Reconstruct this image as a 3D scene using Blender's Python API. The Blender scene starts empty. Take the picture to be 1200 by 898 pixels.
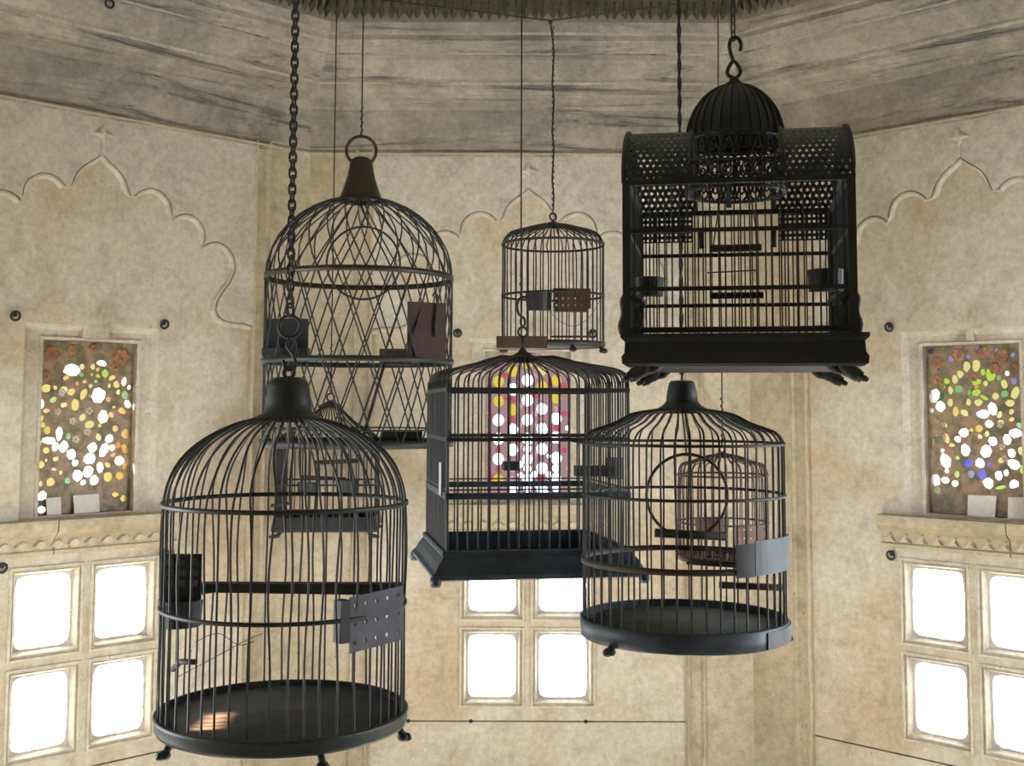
import bpy, bmesh, math, random
from mathutils import Vector, Matrix
from mathutils.geometry import delaunay_2d_cdt

random.seed(7)
sc = bpy.context.scene
COL = sc.collection
PI = math.pi
EYE = 1.5                      # camera height above the floor

# ------------------------------------------------------------------ camera
F_PX, PPY, PITCH, ROLL, YAW = 1396.45, 367.26, 0.0798, 0.0034, -0.0004
fwd = Vector((-math.sin(YAW)*math.cos(PITCH), math.cos(YAW)*math.cos(PITCH), math.sin(PITCH)))
rgt = Vector((math.cos(YAW), math.sin(YAW), 0))
up = rgt.cross(fwd)
r2 = rgt*math.cos(ROLL)+up*math.sin(ROLL)
u2 = -rgt*math.sin(ROLL)+up*math.cos(ROLL)
cam_d = bpy.data.cameras.new('camera')
cam = bpy.data.objects.new('camera', cam_d); COL.objects.link(cam)
cam.matrix_world = Matrix(((r2.x, u2.x, -fwd.x, 0), (r2.y, u2.y, -fwd.y, 0), (r2.z, u2.z, -fwd.z, EYE), (0, 0, 0, 1)))
cam_d.sensor_width = 36.0
cam_d.lens = F_PX/1200*36.0
cam_d.shift_y = -(449-PPY)/1200
cam_d.clip_start = 0.02
sc.camera = cam

# ------------------------------------------------------------------ world, sun, exposure
world = bpy.data.worlds.new('world'); sc.world = world
world.use_nodes = True
bg = world.node_tree.nodes['Background']
bg.inputs['Color'].default_value = (0.90, 0.95, 1.0, 1)
bg.inputs['Strength'].default_value = 6.0
sun_d = bpy.data.lights.new('sun', 'SUN')
sun_d.energy = 34.0; sun_d.angle = math.radians(0.6); sun_d.color = (1.0, 0.93, 0.82)
sun = bpy.data.objects.new('sun', sun_d); COL.objects.link(sun)
SUN_DIR = Vector((0.88, 0.20, -0.50)).normalized()       # direction the sunlight travels
sun.rotation_euler = SUN_DIR.to_track_quat('-Z', 'Y').to_euler()
sun.location = (-8, 0, 6)
sc.view_settings.view_transform = 'Standard'
sc.view_settings.look = 'None'
sc.view_settings.gamma = 1.0
sc.view_settings.use_curve_mapping = False
sc.view_settings.exposure = 1.15
sc.cycles.use_denoising = True
sc.cycles.max_bounces = 10
sc.cycles.diffuse_bounces = 6
sc.cycles.transparent_max_bounces = 16
sc.cycles.sample_clamp_indirect = 8.0
sc.cycles.caustics_reflective = False
sc.cycles.caustics_refractive = False


def at(px, py, Y):
    """point of the place seen at a pixel of the 1200x898 photograph, Y metres in front of the camera"""
    d = fwd + r2*((px-600)/F_PX) - u2*((py-PPY)/F_PX)
    return Vector((0, 0, EYE)) + d*(Y/d.y)


def zat(py, Y, px=600):
    return at(px, py, Y).z


# ------------------------------------------------------------------ materials
def new_mat(name):
    m = bpy.data.materials.new(name); m.use_nodes = True
    nt = m.node_tree
    return m, nt, nt.nodes['Principled BSDF']


def node(nt, kind, **kw):
    n = nt.nodes.new(kind)
    for k, v in kw.items():
        setattr(n, k, v)
    return n


def ramp(nt, src, stops):
    r = node(nt, 'ShaderNodeValToRGB')
    e = r.color_ramp.elements
    while len(e) < len(stops):
        e.new(0.5)
    for el, (p, c) in zip(e, stops):
        el.position = p; el.color = c if len(c) == 4 else (*c, 1)
    nt.links.new(src, r.inputs[0])
    return r.outputs[0]


def noise(nt, vec, scale, detail=6, rough=0.6, dist=0.0):
    n = node(nt, 'ShaderNodeTexNoise')
    n.inputs['Scale'].default_value = scale; n.inputs['Detail'].default_value = detail
    n.inputs['Roughness'].default_value = rough; n.inputs['Distortion'].default_value = dist
    nt.links.new(vec, n.inputs['Vector'])
    return n.outputs['Fac']


def mixc(nt, fac, a, b, mode='MIX'):
    m = node(nt, 'ShaderNodeMix', data_type='RGBA', blend_type=mode)
    for s, v in ((m.inputs[0], fac), (m.inputs[6], a), (m.inputs[7], b)):
        if hasattr(v, 'default_value') or hasattr(v, 'is_linked'):
            nt.links.new(v, s)
        elif isinstance(v, (int, float)):
            s.default_value = v
        else:
            s.default_value = (*v, 1)
    return m.outputs[2]


def coords(nt, scale=(1, 1, 1), offs=(0, 0, 0)):
    t = node(nt, 'ShaderNodeTexCoord'); mp = node(nt, 'ShaderNodeMapping')
    mp.inputs['Scale'].default_value = scale; mp.inputs['Location'].default_value = offs
    nt.links.new(t.outputs['Object'], mp.inputs['Vector'])
    return mp.outputs[0]


def stone(name, base, stain, dark, stain_lo=0.48, stain_hi=0.72, streak=(1, 1, 1), streak_amt=(0.62, 0.74), bump=0.25, offs=(0, 0, 0), rough=0.55):
    m, nt, b = new_mat(name)
    c1 = coords(nt, (1, 1, 1), offs); c2 = coords(nt, streak, offs)
    cloud = ramp(nt, noise(nt, c1, 2.6, 9, 0.66, 0.6), [(stain_lo, (0, 0, 0)), (stain_hi, (1, 1, 1))])
    col = mixc(nt, cloud, base, stain)
    mott = ramp(nt, noise(nt, c1, 9, 9, 0.72, 0.4), [(0.34, (0.78, 0.77, 0.75)), (0.5, (1, 1, 1)), (0.66, (1.07, 1.07, 1.07))])
    col = mixc(nt, 1.0, col, mott, 'MULTIPLY')
    fine = ramp(nt, noise(nt, c1, 48, 8, 0.75), [(0.34, (0.78, 0.77, 0.75)), (0.62, (1.08, 1.08, 1.08))])
    col = mixc(nt, 1.0, col, fine, 'MULTIPLY')
    st = ramp(nt, noise(nt, c2, 3.2, 10, 0.72, 0.9), [(streak_amt[0], (0, 0, 0)), (streak_amt[1], (1, 1, 1))])
    col = mixc(nt, st, col, dark)
    blotch = ramp(nt, noise(nt, c1, 17, 5, 0.6, 1.2), [(0.67, (0, 0, 0)), (0.80, (1, 1, 1))])
    col = mixc(nt, blotch, col, tuple(0.5*x+0.5*y for x, y in zip(dark, stain)))
    pits = ramp(nt, noise(nt, c1, 70, 3, 0.5), [(0.69, (0, 0, 0)), (0.75, (1, 1, 1))])
    col = mixc(nt, pits, col, tuple(x*0.4 for x in base))
    nt.links.new(col, b.inputs['Base Color'])
    b.inputs['Roughness'].default_value = rough
    bp = node(nt, 'ShaderNodeBump'); bp.inputs['Strength'].default_value = bump; bp.inputs['Distance'].default_value = 0.01
    nt.links.new(noise(nt, c1, 14, 8, 0.6), bp.inputs['Height'])
    nt.links.new(bp.outputs[0], b.inputs['Normal'])
    return m


M = {}
M['wall'] = stone('cream_marble', (0.61, 0.565, 0.470), (0.50, 0.375, 0.23), (0.26, 0.16, 0.08), 0.45, 0.68, (1, 1, 0.5), (0.61, 0.82))
M['spandrel'] = stone('pale_marble', (0.60, 0.565, 0.48), (0.52, 0.465, 0.375), (0.25, 0.19, 0.12), 0.44, 0.70, (1, 1, 0.5), (0.64, 0.82), offs=(3, 1, 2))
M['strip'] = stone('strip_marble', (0.55, 0.48, 0.36), (0.42, 0.35, 0.23), (0.24, 0.18, 0.11), 0.42, 0.70, (1, 1, 0.3), (0.66, 0.80), offs=(1, 5, 2))
M['mould'] = stone('moulding_stone', (0.52, 0.45, 0.33), (0.40, 0.33, 0.22), (0.24, 0.15, 0.07), 0.44, 0.66, (2, 2, 0.6), (0.60, 0.74), offs=(6, 2, 1))
M['bead'] = stone('ochre_bead_stone', (0.56, 0.49, 0.35), (0.42, 0.32, 0.17), (0.22, 0.13, 0.05), 0.40, 0.66, (2, 2, 2), (0.62, 0.74), offs=(2, 2, 9))
M['cornice'] = stone('weathered_cornice_stone', (0.46, 0.425, 0.35), (0.25, 0.24, 0.195), (0.038, 0.045, 0.038), 0.36, 0.62, (0.42, 3.2, 5.0), (0.545, 0.67), 0.4, offs=(4, 4, 4))
M['frame'] = stone('window_frame_stone', (0.60, 0.55, 0.46), (0.50, 0.44, 0.34), (0.28, 0.24, 0.18), 0.5, 0.75, (1, 1, 1), (0.70, 0.82), 0.15, offs=(8, 1, 3))
M['plaster'] = stone('grey_plaster', (0.50, 0.48, 0.46), (0.42, 0.39, 0.36), (0.3, 0.28, 0.25), 0.5, 0.75, (1, 1, 1), (0.72, 0.85), 0.15)
M['floor'] = stone('floor_marble', (0.52, 0.485, 0.41), (0.44, 0.40, 0.32), (0.30, 0.26, 0.2), 0.45, 0.75)
M['ceiling'] = stone('ceiling_stone', (0.50, 0.46, 0.38), (0.40, 0.36, 0.28), (0.18, 0.16, 0.12))
M['ledge'] = stone('pale_ledge_stone', (0.56, 0.51, 0.40), (0.36, 0.33, 0.26), (0.12, 0.11, 0.08), 0.38, 0.62, (0.8, 2, 3), (0.52, 0.66))
M['added_ante'] = stone('added_anteroom_stone', (0.30, 0.27, 0.22), (0.24, 0.21, 0.16), (0.1, 0.09, 0.07))  # dark stone for the added anteroom that cuts rear light
M['leaf'] = stone('carved_leaf_stone', (0.075, 0.07, 0.052), (0.05, 0.047, 0.036), (0.08, 0.07, 0.05), 0.4, 0.7)
M['friezedark'] = stone('dark_frieze_stone', (0.27, 0.25, 0.19), (0.16, 0.15, 0.11), (0.03, 0.03, 0.022))  # darker stone tone for the strip behind the frieze leaves
M['leafpale'] = stone('carved_pale_leaf', (0.56, 0.50, 0.39), (0.44, 0.37, 0.26), (0.2, 0.15, 0.1), 0.5, 0.8)


def metal(name, a, b_, rough=0.5, metallic=0.5, scale=25, rust=None):
    m, nt, b = new_mat(name)
    c = coords(nt)
    col = mixc(nt, ramp(nt, noise(nt, c, scale, 6, 0.65), [(0.38, (0, 0, 0)), (0.66, (1, 1, 1))]), a, b_)
    if rust:
        col = mixc(nt, ramp(nt, noise(nt, c, scale*0.5, 6, 0.7, 0.5), [(0.52, (0, 0, 0)), (0.64, (1, 1, 1))]), col, rust)
    nt.links.new(col, b.inputs['Base Color'])
    b.inputs['Roughness'].default_value = rough; b.inputs['Metallic'].default_value = metallic
    return m


M['iron'] = metal('blackened_iron', (0.009, 0.010, 0.010), (0.019, 0.020, 0.020), 0.58, 0.0)
M['green_iron'] = metal('green_black_iron', (0.009, 0.014, 0.013), (0.020, 0.032, 0.030), 0.5, 0.1, 18)
M['bluelit_iron'] = metal('iron_with_window_blue', (0.020, 0.032, 0.046), (0.046, 0.070, 0.098), 0.45, 0.2, 18)  # bluish window light on the trays is put into this iron colour
M['tin'] = metal('galvanised_tin', (0.034, 0.047, 0.064), (0.060, 0.078, 0.100), 0.6, 0.0, 12)
M['patina'] = metal('patinated_brass', (0.030, 0.024, 0.018), (0.055, 0.045, 0.035), 0.45, 0.4, 14)
M['rust'] = metal('rusty_sheet', (0.030, 0.016, 0.011), (0.058, 0.027, 0.017), 0.6, 0.2, 14)
M['rust_wire'] = metal('rusty_wire', (0.040, 0.026, 0.020), (0.085, 0.048, 0.034), 0.6, 0.2, 20)
M['rust_pale'] = metal('pale_rusted_plate', (0.13, 0.070, 0.050), (0.20, 0.115, 0.085), 0.6, 0.1, 20)
M['wood'] = metal('dark_wood', (0.020, 0.015, 0.010), (0.042, 0.030, 0.020), 0.6, 0.0, 12)
M['brownwood'] = metal('brown_wood', (0.05, 0.028, 0.018), (0.085, 0.05, 0.032), 0.6, 0.0, 12)
M['traygrey'] = metal('dusty_tray', (0.032, 0.034, 0.033), (0.062, 0.064, 0.060), 0.75, 0.0, 20)
M['trayteal'] = metal('dusty_teal_tray', (0.055, 0.068, 0.068), (0.10, 0.115, 0.11), 0.75, 0.0, 20)
M['zinc'] = metal('violet_grey_zinc', (0.055, 0.055, 0.070), (0.095, 0.092, 0.11), 0.45, 0.5, 16)


def glass(name, tint, gloss=0.02, rough=0.08):
    m = bpy.data.materials.new(name); m.use_nodes = True
    nt = m.node_tree; nt.nodes.clear()
    out = node(nt, 'ShaderNodeOutputMaterial'); tr = node(nt, 'ShaderNodeBsdfTransparent'); gl = node(nt, 'ShaderNodeBsdfGlossy')
    mx = node(nt, 'ShaderNodeMixShader')
    tr.inputs[0].default_value = (*tint, 1); gl.inputs['Roughness'].default_value = rough
    mx.inputs[0].default_value = gloss
    nt.links.new(tr.outputs[0], mx.inputs[1]); nt.links.new(gl.outputs[0], mx.inputs[2]); nt.links.new(mx.outputs[0], out.inputs[0])
    return m


def g(name, r, gg, b):
    # what each glass lets through, relative to the bright sky behind it
    k = GLASS_K
    M[name] = glass(name, (math.sqrt(min(r*k, 1)), math.sqrt(min(gg*k, 1)), math.sqrt(min(b*k, 1))))


GLASS_K = 0.068
g('glass_clear', 14.5, 14.9, 15.1)
g('glass_white', 5, 5, 5)
g('glass_yellow', 1.0, 0.72, 0.10)
g('glass_pale', 0.98, 0.86, 0.30)
g('glass_amber', 0.95, 0.48, 0.08)
g('glass_lime', 0.60, 0.85, 0.10)
g('glass_green', 0.28, 0.62, 0.20)
g('glass_blue', 0.12, 0.12, 0.85)
g('glass_violet', 0.35, 0.33, 0.62)
M['glass_sun_tint'] = glass('glass_sun_tint', (0.99, 0.76, 0.60))  # colours the sun patch that comes through the added opening
g('glass_pink', 0.50, 0.29, 0.29)
g('glass_red', 0.80, 0.10, 0.14)
g('glass_rose', 0.90, 0.42, 0.46)
g('glass_orange', 1.2, 0.50, 0.05)


def plain(name, a, b_, rough=0.7, scale=30):
    m, nt, b = new_mat(name)
    nt.links.new(mixc(nt, ramp(nt, noise(nt, coords(nt), scale), [(0.4, (0, 0, 0)), (0.62, (1, 1, 1))]), a, b_), b.inputs['Base Color'])
    b.inputs['Roughness'].default_value = rough
    return m


M['leadbrown'] = plain('brown_painted_plate', (0.36, 0.235, 0.15), (0.12, 0.12, 0.065), 0.5, 34)
# the thin painted ground lets a little warm daylight through
_nt = M['leadbrown'].node_tree
_tl = node(_nt, 'ShaderNodeBsdfTranslucent'); _tl.inputs[0].default_value = (0.013, 0.0085, 0.0050, 1)
_ad = node(_nt, 'ShaderNodeAddShader')
_out = [n for n in _nt.nodes if n.type == 'OUTPUT_MATERIAL'][0]
_nt.links.new(_nt.nodes['Principled BSDF'].outputs[0], _ad.inputs[0]); _nt.links.new(_tl.outputs[0], _ad.inputs[1]); _nt.links.new(_ad.outputs[0], _out.inputs[0])
M['terracotta'] = plain('terracotta_relief', (0.42, 0.21, 0.11), (0.26, 0.13, 0.07))
M['paleplate'] = plain('faded_rose_plate', (0.52, 0.43, 0.34), (0.42, 0.27, 0.20), 0.6, 14)
M['petal'] = plain('pale_flower_relief', (0.62, 0.56, 0.46), (0.5, 0.44, 0.36))
M['card'] = plain('paper_card', (0.86, 0.84, 0.79), (0.76, 0.74, 0.69), 0.8, 60)
M['label'] = plain('label_plate', (0.42, 0.44, 0.45), (0.30, 0.32, 0.34), 0.6, 120)


# ------------------------------------------------------------------ mesh helpers
class MB:
    def __init__(self):
        self.v = []; self.f = []; self.sm = []

    def add(self, vs, fs, smooth=False):
        o = len(self.v)
        self.v += [tuple(p) for p in vs]
        self.f += [tuple(i+o for i in f) for f in fs]
        self.sm += [smooth]*len(fs)
        return self

    def box(self, x0, x1, y0, y1, z0, z1):
        return self.add([(x0, y0, z0), (x1, y0, z0), (x1, y1, z0), (x0, y1, z0), (x0, y0, z1), (x1, y0, z1), (x1, y1, z1), (x0, y1, z1)],
                        [(0, 3, 2, 1), (4, 5, 6, 7), (0, 1, 5, 4), (1, 2, 6, 5), (2, 3, 7, 6), (3, 0, 4, 7)])

    def tube(self, pts, r, n=6, closed=False, caps=True):
        pts = [Vector(p) for p in pts]; N = len(pts)
        rs = r if isinstance(r, (list, tuple)) else [r]*N
        vs = []; prev = None
        for i, p in enumerate(pts):
            a = pts[(i-1) % N] if (closed or i > 0) else p
            b = pts[(i+1) % N] if (closed or i < N-1) else p
            t = (b-a).normalized()
            if prev is None:
                ref = Vector((0, 0, 1)) if abs(t.z) < 0.9 else Vector((0, 1, 0))
                x = t.cross(ref).normalized()
            else:
                x = (prev - t*prev.dot(t)).normalized()
            prev = x; y = t.cross(x)
            for k in range(n):
                an = 2*PI*k/n
                vs.append(p+(x*math.cos(an)+y*math.sin(an))*rs[i])
        fs = []
        for i in range(N if closed else N-1):
            j = (i+1) % N
            for k in range(n):
                k2 = (k+1) % n
                fs.append((i*n+k, i*n+k2, j*n+k2, j*n+k))
        if not closed and caps:
            fs.append(tuple(range(n-1, -1, -1))); fs.append(tuple((N-1)*n+k for k in range(n)))
        return self.add(vs, fs, True)

    def lathe(self, prof, n=40, cx=0, cy=0, a0=0, a1=2*PI):
        full = abs(a1-a0-2*PI) < 1e-6
        m = n if full else n+1
        vs = []
        for k in range(m):
            a = a0+(a1-a0)*k/n
            for r, z in prof:
                vs.append((cx+r*math.cos(a), cy+r*math.sin(a), z))
        L = len(prof); fs = []
        for k in range(n):
            k2 = (k+1) % m
            for i in range(L-1):
                fs.append((k*L+i, k2*L+i, k2*L+i+1, k*L+i+1))
        return self.add(vs, fs, True)

    def rings(self, loops, close_first=False, close_last=False, smooth=False):
        n = len(loops[0]); vs = [p for l in loops for p in l]; fs = []
        for i in range(len(loops)-1):
            for k in range(n):
                k2 = (k+1) % n
                fs.append((i*n+k, i*n+k2, (i+1)*n+k2, (i+1)*n+k))
        if close_first: fs.append(tuple(range(n-1, -1, -1)))
        if close_last: fs.append(tuple((len(loops)-1)*n+k for k in range(n)))
        return self.add(vs, fs, smooth)

    def prism(self, poly, y0, y1):
        """poly in (x,z), extruded along y"""
        return self.rings([[(x, y0, z) for x, z in poly], [(x, y1, z) for x, z in poly]], True, True)

    def slab(self, u0, u1, v0, v1, holes, w0, w1):
        """rectangular slab in x/z with rectangular holes, from y=w0 to y=w1"""
        us = sorted({u0, u1, *[h[0] for h in holes], *[h[1] for h in holes]})
        vs = sorted({v0, v1, *[h[2] for h in holes], *[h[3] for h in holes]})
        us = [u for u in us if u0 <= u <= u1]; vs = [v for v in vs if v0 <= v <= v1]
        for i in range(len(us)-1):
            for j in range(len(vs)-1):
                cu, cv = (us[i]+us[i+1])/2, (vs[j]+vs[j+1])/2
                if any(h[0] < cu < h[1] and h[2] < cv < h[3] for h in holes):
                    continue
                a, b, c, d = us[i], us[i+1], vs[j], vs[j+1]
                self.add([(a, w0, c), (b, w0, c), (b, w0, d), (a, w0, d)], [(0, 1, 2, 3)])
                self.add([(a, w1, c), (b, w1, c), (b, w1, d), (a, w1, d)], [(3, 2, 1, 0)])
        for a, b, c, d in [(u0, u1, v0, v1)]+list(holes):
            self.rings([[(a, w0, c), (b, w0, c), (b, w0, d), (a, w0, d)], [(a, w1, c), (b, w1, c), (b, w1, d), (a, w1, d)]])
        return self

    def mesh(self, name):
        me = bpy.data.meshes.new(name)
        me.from_pydata(self.v, [], self.f)
        me.polygons.foreach_set('use_smooth', self.sm)
        bm = bmesh.new(); bm.from_mesh(me)
        bmesh.ops.recalc_face_normals(bm, faces=bm.faces)
        bm.to_mesh(me); bm.free()
        return me

    def build(self, name, mat, parent=None, loc=(0, 0, 0), rz=0, label=None):
        me = self.mesh(name)
        me.materials.append(M[mat] if isinstance(mat, str) else mat)
        return link(name, me, parent, loc, rz, label)


def link(name, me, parent=None, loc=(0, 0, 0), rz=0, label=None):
    o = bpy.data.objects.new(name, me); COL.objects.link(o)
    o.location = loc; o.rotation_euler = (0, 0, rz)
    if parent: o.parent = parent
    if label: o['label'] = label
    return o


def tag(o, label, cat, group=None):
    o['label'] = label; o['category'] = cat
    if group: o['group'] = group
    return o


def empty(name, loc, rz=0):
    o = bpy.data.objects.new(name, None); COL.objects.link(o)
    o.location = loc; o.rotation_euler = (0, 0, rz); o.empty_display_size = 0.05
    return o


def struct(o, label=None):
    o['kind'] = 'structure'
    if label: o['label'] = label
    return o


def circle_pts(r, n=32, z=0, a0=0, a1=None, cx=0, cy=0):
    if a1 is None:
        return [(cx+r*math.cos(2*PI*k/n), cy+r*math.sin(2*PI*k/n), z) for k in range(n)]
    return [(cx+r*math.cos(a0+(a1-a0)*k/n), cy+r*math.sin(a0+(a1-a0)*k/n), z) for k in range(n+1)]


def smooth_path(pts, sub=4):
    """Catmull-Rom through points"""
    P = [Vector(p) for p in pts]; out = []
    for i in range(len(P)-1):
        p0 = P[max(i-1, 0)]; p1 = P[i]; p2 = P[i+1]; p3 = P[min(i+2, len(P)-1)]
        for k in range(sub):
            t = k/sub
            out.append(0.5*((2*p1)+(p2-p0)*t+(2*p0-5*p1+4*p2-p3)*t*t+(3*p1-p0-3*p2+p3)*t**3))
    out.append(P[-1])
    return out


def rect_loop(a, b, c, d, w):
    return [(a, w, c), (b, w, c), (b, w, d), (a, w, d)]


# ------------------------------------------------------------------ the octagonal room
HS = 0.7641                     # half the width of a wall
AP = HS/math.tan(PI/8)          # apothem
RC = Vector((0.0578, 4.1-AP, 0))
JOINT = EYE-1.048
CEIL = EYE+1.78
WA, WB = 0.0156, 0.2247         # pane edges
V0, V1, V2, V3 = EYE-0.9971, EYE-0.7421, EYE-0.7113, EYE-0.4592
SG = (-0.148, 0.148, EYE-0.314, EYE+0.196)
NICHE = (-0.210, 0.210, EYE-0.322, EYE+0.242)
PANEL = 0.539
TOPV = EYE+0.872
PANES = [(-WB, -WA, V0, V1), (WA, WB, V0, V1), (-WB, -WA, V2, V3), (WA, WB, V2, V3)]


def wall_place(ang):
    n = Vector((-math.sin(ang), math.cos(ang), 0))
    return RC+n*AP


# outline of the cusped blind arch, right half from the apex down, (u, v)
def arc(cx, cy, r, a0, a1, n=10):
    return [(cx+r*math.cos(math.radians(a0+(a1-a0)*k/n)), cy+r*math.sin(math.radians(a0+(a1-a0)*k/n))) for k in range(n+1)]


def arch_half(ins):
    """ins: inset of the moulding towards the opening"""
    pts = []
    # centre lobe: pointed, two arcs meeting at the apex
    pts += [(0.0, 0.766-ins*1.2), (0.018, 0.749-ins*1.1), (0.040-ins*0.3, 0.735-ins), (0.062-ins*0.6, 0.717-ins*0.8), (0.080-ins*0.9, 0.694-ins*0.5), (0.090-ins, 0.668-ins*0.3), (0.097-ins*0.6, 0.648)]
    pts += arc(0.168, 0.612, 0.070-ins, 146, -2, 12)
    pts += arc(0.290, 0.548, 0.068-ins, 140, -6, 12)
    pts += arc(0.398, 0.462, 0.074-ins, 134, -14, 12)
    pts += [(0.455-ins*0.9, 0.410), (0.430-ins, 0.378), (0.408-ins*1.1, 0.345), (0.403-ins*1.1, 0.315-ins*0.3), (0.415-ins, 0.292-ins*0.8), (0.437-ins*0.5, 0.281-ins), (0.465, 0.278-ins), (0.500, 0.279-ins), (PANEL, 0.270-ins)]
    return [(u, v+EYE) for u, v in pts]


def make_spandrel(parent):
    mb = MB()
    wf, wr = -0.015, 0.0
    out = arch_half(0.0); inn = arch_half(0.018)
    outer = [(-u, v) for u, v in reversed(out)]+out[1:]
    inner = [(-u, v) for u, v in reversed(inn)]+inn[1:]
    n = len(outer)
    poly = [(-PANEL, TOPV)]+outer+[(PANEL, TOPV)]
    cd = delaunay_2d_cdt([Vector(p) for p in poly], [], [list(range(len(poly)))], 1, 1e-6)
    vs, fs = cd[0], cd[2]
    mb.add([(p.x, wf, p.y) for p in vs], [tuple(f) for f in fs])
    # thin groove, then the sloping moulding down to the recessed field
    for i in range(n-1):
        (a, b), (c, d) = outer[i], outer[i+1]
        (e, f), (gg, h) = inner[i], inner[i+1]
        def L(t, w): return [(a+(e-a)*t, w, b+(f-b)*t), (c+(gg-c)*t, w, d+(h-d)*t)]
        prev = L(0, wf)
        for t, w in ((0.0, -0.001), (0.20, -0.001), (0.24, -0.011), (0.55, -0.011), (1.0, 0.0005)):
            cur = L(t, w)
            mb.add([prev[0], prev[1], cur[1], cur[0]], [(0, 1, 2, 3)])
            prev = cur
    sp = mb.build('spandrel', 'spandrel', parent)
    # carved finial above the apex
    fb = MB()
    star = []
    for k in range(12):
        r = 0.034 if k % 3 == 0 else (0.014 if k % 3 == 1 else 0.018)
        star.append((r*math.sin(2*PI*k/12), EYE+0.822+r*math.cos(2*PI*k/12)))
    fb.rings([[(x, wf, z) for x, z in star], [(x*0.8, wf-0.008, EYE+0.822+(z-EYE-0.822)*0.8) for x, z in star], [(x*0.3, wf-0.011, EYE+0.822+(z-EYE-0.822)*0.3) for x, z in star]], False, True)
    fb.box(-0.006, 0.006, wf-0.006, wf, EYE+0.762, EYE+0.800)
    fb.build('finial', 'spandrel', sp)
    return sp


def pane_frame(parent, rect, seed):
    a, b, c, d = rect
    rnd = random.Random(seed)
    mb = MB()
    steps = [(-0.006, 0.001), (-0.005, -0.006), (0.0015, -0.007), (0.003, 0.004), (0.0075, 0.004), (0.009, 0.000), (0.0115, 0.002), (0.014, 0.010), (0.018, 0.020)]
    mb.rings([rect_loop(a+s, b-s, c+s, d-s, w) for s, w in steps])
    fr = mb.build('pane_frame', 'frame', parent)
    # uneven plaster bed round the glass, with rounded corners
    cx, cz, hx, hz = (a+b)/2, (c+d)/2, (b-a)/2-0.018, (d-c)/2-0.018
    N = 64; l0 = []; l1 = []
    for k in range(N):
        t = 2*PI*k/N+PI/4
        ct, st = math.cos(t), math.sin(t)
        s = 1/max(abs(ct), abs(st))
        l0.append((cx+hx*ct*s, 0.020, cz+hz*st*s))
        e = 9.0
        q = (abs(ct)**e+abs(st)**e)**(-1/e)
        j = 0.0055+rnd.uniform(0, 0.0022)
        l1.append((cx+(hx-j)*ct*q, 0.023, cz+(hz-j)*st*q))
    MB().rings([l0, l1]).build('plaster_bed', 'plaster', fr)
    MB().box(a+0.019, b-0.019, 0.0235, 0.0265, c+0.019, d-0.019).build('glass_pane', 'glass_clear', fr)


def blob(cx, cz, rx, rz, rnd, n=9, jag=0.16, rot=None):
    rot = rnd.uniform(-0.5, 0.5) if rot is None else rot
    out = []
    for k in range(n):
        a = 2*PI*k/n+rnd.uniform(-0.12, 0.12); s = 1+rnd.uniform(-jag, jag)
        x, z = rx*s*math.cos(a), rz*s*math.sin(a)
        out.append((cx+x*math.cos(rot)-z*math.sin(rot), cz+x*math.sin(rot)+z*math.cos(rot)))
    return out


def inside(p, poly):
    x, y = p; c = False; j = len(poly)-1
    for i in range(len(poly)):
        xi, yi = poly[i]; xj, yj = poly[j]
        if (yi > y) != (yj > y) and x < (xj-xi)*(y-yi)/(yj-yi)+xi:
            c = not c
        j = i
    return c


def pierced_plate(outer, holes, w0, w1):
    """plate bounded by outer with polygonal holes, as front, back and edge faces"""
    vs = [Vector(p) for p in outer]; faces = [list(range(len(outer)))]
    for h in holes:
        o = len(vs); vs += [Vector(p) for p in h]; faces.append(list(range(o, o+len(h))))
    cd = delaunay_2d_cdt(vs, [], faces, 1, 1e-6)
    P, F = cd[0], cd[2]
    keep = []
    for f in F:
        c = sum((P[i] for i in f), Vector((0, 0)))/len(f)
        if not any(inside((c.x, c.y), h) for h in holes):
            keep.append(tuple(f))
    mb = MB()
    mb.add([(p.x, w0, p.y) for p in P], keep)
    mb.add([(p.x, w1, p.y) for p in P], [f[::-1] for f in keep])
    for h in holes+[outer]:
        mb.rings([[(x, w0, z) for x, z in h], [(x, w1, z) for x, z in h]])
    return mb


def shrink(poly, k):
    cx = sum(p[0] for p in poly)/len(poly); cz = sum(p[1] for p in poly)/len(poly)
    return [(cx+(x-cx)*k, cz+(z-cz)*k) for x, z in poly]


GW = 0.040                                         # depth of the coloured glass in the niche
COLKEY = {'W': 'glass_white', 'Y': 'glass_yellow', 'P': 'glass_pale', 'A': 'glass_amber', 'L': 'glass_lime', 'G': 'glass_green', 'B': 'glass_blue', 'V': 'glass_violet', 'R': 'glass_red', 'S': 'glass_rose', 'O': 'glass_orange'}

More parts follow.
